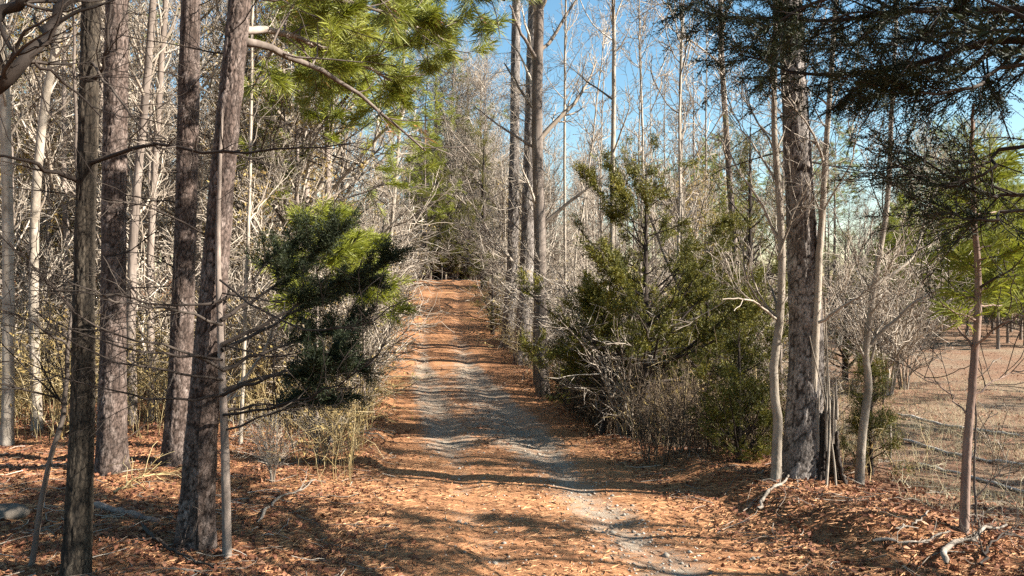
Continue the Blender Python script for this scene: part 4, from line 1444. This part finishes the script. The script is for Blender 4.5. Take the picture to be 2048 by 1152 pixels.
# the three lowest boughs are nearly bare
pz = p[:, 2] + b[2] - CAM_Z
thin = (pz / (p[:, 1] + b[1]) < .235) & (rng.random(len(p)) < .62)
p, d = p[~thin], d[~thin]
sprays(cr, p, d, 11, .13, .047, .0135)
p, d = ends(up2[0], 3000, .1)
sprays(cr, p, d, 8, .24, .09, .03)
link("crown", cr.mesh("crown", False), M['cedar_shade_tone'], e)

# ================================================================== SNAG, FALLEN WOOD, POSTS
b = hit(1645, 955)
e = thing("broken_snag", b, "splintered grey broken tree stump leaning by the thick pine", "tree stump", None, 0., (.85, .85, .8))
sides, rows = 44, 22
th = np.arange(sides) / sides * 2 * math.pi
# the shell stands as separate staves of weathered wood round a hollow
stave = 0
while stave < sides:
    wd = int(rng.integers(1, 4))
    cols = np.arange(stave, min(stave + wd, sides) + 1)
    stave += wd
    a0 = cols / sides * 2 * math.pi
    facing = math.cos(a0.mean() + math.pi / 2)              # 1 towards the camera
    if facing > .35 and rng.random() < .45:
        continue
    top = rng.uniform(.55, 1.4) * (1. if facing < .3 else .85)
    hh = np.linspace(0, 1, rows)[:, None] * (top + .12 * (rng.random(len(cols)) - .5))[None, :]
    rr_ = (.19 + .13 * np.exp(-hh / .28) - .015 * hh) * (1 + .12 * rng.normal()) * (1 + .05 * rng.normal(size=hh.shape))
    lo = np.stack([rr_ * np.cos(a0) + .03 * hh, rr_ * np.sin(a0), hh - .06], -1)
    li = np.stack([(rr_ - .035) * np.cos(a0) + .03 * hh, (rr_ - .035) * np.sin(a0), hh - .06], -1)
    ncol = len(cols)
    ring_ = np.concatenate([lo, li[:, ::-1]], 1)
    idx = np.arange(rows * ncol * 2).reshape(rows, ncol * 2)
    gs = Geo()
    gs.add(ring_, np.stack([idx[:-1], np.roll(idx, -1, 1)[:-1], np.roll(idx, -1, 1)[1:], idx[1:]], -1), None, np.tile(rng.random(ncol * 2), rows))
    t_ = idx[-1]
    gs.f4.append(np.array([[t_[i], t_[i + 1], t_[2 * ncol - 2 - i], t_[2 * ncol - 1 - i]] for i in range(ncol - 1)]))
    link("stave", gs.mesh("stave", False), M['dark_twig'] if rng.random() < .6 else M['bleached'], e)
for k in range(16):
    a = rng.uniform(0, 6.28)
    gs = Geo()
    r = .19
    h0, h1 = rng.uniform(.4, .95), rng.uniform(1.15, 1.62)
    w0 = rng.uniform(.012, .03)
    gs.tubes(np.array([[r * math.cos(a), r * math.sin(a), h0], [r * 1.02 * math.cos(a), r * 1.02 * math.sin(a), (h0 + h1) / 2], [r * 1.08 * math.cos(a + .1), r * 1.08 * math.sin(a + .1), h1]]), np.array([w0, w0 * .8, .002]), 4, .9)
    link("splinter", gs.mesh("splinter", False), M['bleached'], e)

# vines climbing the thick pine's foot
vb = hit(1590, 946)
VN = ['thickest', 'second', 'third', 'thinnest']
for k in range(3):
    a0 = rng.uniform(-2.6, -.3)
    t = np.linspace(0, 1, 16)
    rr = .30 * np.exp(-t * 1.6) + .215 + .02 * rng.random()
    aa = a0 + .5 * np.sin(t * rng.uniform(2, 5) + rng.random() * 6)
    P = np.stack([rr * np.cos(aa) + .05 * t, rr * np.sin(aa), t * rng.uniform(.9, 2.6) - .05], -1)
    gv = Geo()
    gv.tubes(P, np.linspace(.015, .006, 16) * (1.1 - .2 * k), 6, rng.random())
    o = link("vine", gv.mesh("vine"), M['pale_bark'])
    o.location = vb
    tag(o, VN[k] + " pale woody vine climbing the flared foot of the thick pine", "vine", "vines on the thick pine's foot")


def fallen(name, label, pix, r0, r1, mat='bleached', lift=.02, twigs=0, cat="fallen branch", group=None, arch=0., tl=.4):
    pts = np.array([hit(x, y) for x, y in pix])
    base = pts[0].copy()
    P = curve(pts, 16)
    P[:, 2] = np.maximum(ground(P[:, 0], P[:, 1]), ground(P[:, 0], P[:, 1], True)) + np.linspace(r0, r1, 16) * .7 + lift + arch * np.sin(np.linspace(0, 1, 16) * math.pi)
    P = P + rng.normal(0, .010, P.shape)
    P -= base
    R = np.linspace(r0, r1, 16) * rng.uniform(.75, 1.2, 16)
    R[0] *= .6
    gt = Geo()
    gt.tubes(P, R, 9, .6)
    for k_, q in ((0, P[0]), (15, P[-1])):
        pass
    e = thing(name, base, label, cat, group)
    link("stem", gt.mesh("fallen_stem"), M[mat], e)
    if twigs:
        gb = Geo()
        t1 = grow((P[None], R[None]), twigs, .2, 1, 40, 12, tl, .3, .3, .6, 6, .18, .06, .004)
        t2 = grow(t1, twigs * 3, .2, 1, 40, 12, tl * .4, .3, .3, .6, 4, .2, .03, .003)
        gb.tubes(*t1, 5)
        gb.tubes(*t2, 3)
        link("twigs", gb.mesh("fallen_twigs"), M[mat], e)
    return e


fallen("fallen_pole", "bleached fallen pole on the field, farthest of three", [(1795, 832), (1870, 850), (1950, 862), (2040, 875)], .040, .028, mat='pole', lift=.02, cat="fallen pole", group="bleached poles lying on the field")
fallen("fallen_pole", "bleached fallen pole on the field, middle of three", [(1808, 884), (1880, 905), (1960, 922), (2060, 938)], .034, .024, mat='pole', lift=.02, cat="fallen pole", group="bleached poles lying on the field")
fallen("fallen_pole", "bleached fallen pole on the field, nearest of three", [(1838, 932), (1900, 948), (1970, 965), (2060, 990)], .030, .020, mat='pole', lift=.02, cat="fallen pole", group="bleached poles lying on the field")
fallen("fallen_branch", "bleached crooked branch lying in the lower corner on the field side", [(1893, 1148), (1892, 1112), (1925, 1092), (1962, 1075), (2016, 1062)], .026, .012, twigs=6, tl=.35, lift=.05)
fallen("fallen_branch", "long pale stick leaning on the bank below the pale crooked sapling", [(1515, 1032), (1530, 1000), (1560, 975), (1618, 945)], .024, .014, lift=.03, twigs=2)
fallen("fallen_branch", "grey sticks on the bank between curved sapling and lone young pine", [(1740, 1092), (1800, 1090), (1850, 1088), (1900, 1070)], .016, .008, twigs=5)
fallen("fallen_branch", "pale forked branch lying on the wooded edge of the track", [(672, 868), (700, 876), (730, 882), (768, 886)], .024, .010, lift=.08, arch=.05, twigs=7, tl=.4)
fallen("fallen_branch", "thin pale branch lying on straw below the forked branch", [(512, 1050), (548, 1012), (590, 990), (628, 966)], .018, .008, lift=.03, twigs=3)
fallen("fallen_log", "pale half buried log lying beyond the dark ridged trunk", [(186, 1012), (232, 1026), (280, 1036), (322, 1044)], .045, .03, 'reddish', lift=-.012, cat="log")
fallen("fallen_branch", "dark twiggy branch lying at the foot of the leaning pine", [(285, 1062), (320, 1096), (370, 1122), (430, 1148)], .018, .008, 'dark_twig', twigs=10, lift=.05)
fallen("fallen_branch", "tan twiggy brush heap between the log and the leaning pine", [(230, 1000), (262, 985), (296, 975), (340, 962)], .014, .006, 'cane', twigs=16, lift=.08, arch=.06, tl=.5)
fallen("fallen_branch", "dark twiggy branch lying under the bleached crooked branch", [(1965, 1150), (1972, 1120), (1990, 1095), (2030, 1080)], .014, .006, 'dark_twig', twigs=9, lift=.06)
fallen("fallen_branch", "small stick lying on the bank beside the lone young pine", [(1790, 1066), (1815, 1058), (1842, 1046), (1856, 1028)], .012, .007)

# small leafless growth among the near trunks of the wood
for k_, (fx, fy, sc) in enumerate([(545, 965, .30), (640, 930, .36)]):
    place(SHRUB[k_ % 3], "bare_seedling", hit(fx, fy), "small leafless seedling clump", "shrub", "small leafless seedlings among the near trunks", None, sc)
# leafless trees standing beside the camera, out of the frame; their stems stripe the near track with shade
for k_, (x_, y_, sc) in enumerate([(7.6, 2.2, .8), (9.5, 4.6, .9), (11.5, 5.6, 1.0), (8.8, 0.4, .9), (13.5, 8.2, 1.0), (10.5, 2.6, .8), (14.5, 7.0, .9)]):
    place((BARE[1], BARE[0], SLIM[2])[k_ % 3], "bare_sapling", gz(x_, y_), ["first", "second", "third", "fourth", "fifth", "sixth", "seventh"][k_] + " bare sapling beyond the frame, striping the near track with shade", "sapling", None, None, sc)

# grey stone half out of the picture
b = hit(14, 1035)
gg = Geo()
nu, nv = 18, 12
uu, vv = np.meshgrid(np.linspace(0, 2 * math.pi, nu, endpoint=False), np.linspace(.02, math.pi - .02, nv), indexing='ij')
rr = 1 + .5 * fbm(np.cos(uu) * 1.5 + 5, np.sin(vv) * 2 + np.sin(uu), 3)
co = np.stack([.20 * rr * np.cos(uu) * np.sin(vv), .15 * rr * np.sin(uu) * np.sin(vv), .10 * rr * np.cos(vv) + .04], -1)
idx = np.arange(nu * nv).reshape(nu, nv)
gg.add(co, np.stack([idx[:, :-1], np.roll(idx, -1, 0)[:, :-1], np.roll(idx, -1, 0)[:, 1:], idx[:, 1:]], -1))
o = link("stone", gg.mesh("stone", False), M['grey_rock'])
o.location = b
tag(o, "grey stone lying on the leaves at the picture edge", "stone")

# fence posts at the field
b = hit(1766, 900)
gg = Geo()
gg.tubes(np.array([[0, 0, -.2], [0, 0, .5], [0, 0, 1.25]]), np.array([.014, .014, .014]), 4)
gg.tubes(np.array([[0.016, 0, -.2], [.016, 0, .5], [0.016, 0, 1.25]]), np.array([.008, .008, .008]), 4)
e = tag(link("fence_post", gg.mesh("steel_post", False), M['rust']), "thin dark steel post behind the curved pale sapling", "post")
e.location = b
b = hit(1780, 918)
gg = Geo()
gg.tubes(np.array([[0, 0, -.2], [.01, 0, .3], [0, 0, .66], [0, 0, .68]]), np.array([.022, .02, .018, .002]), 7)
e = tag(link("fence_post", gg.mesh("wooden_stake", False), M['bleached']), "short bleached wooden stake at the field edge", "post")
e.location = b

label_background()
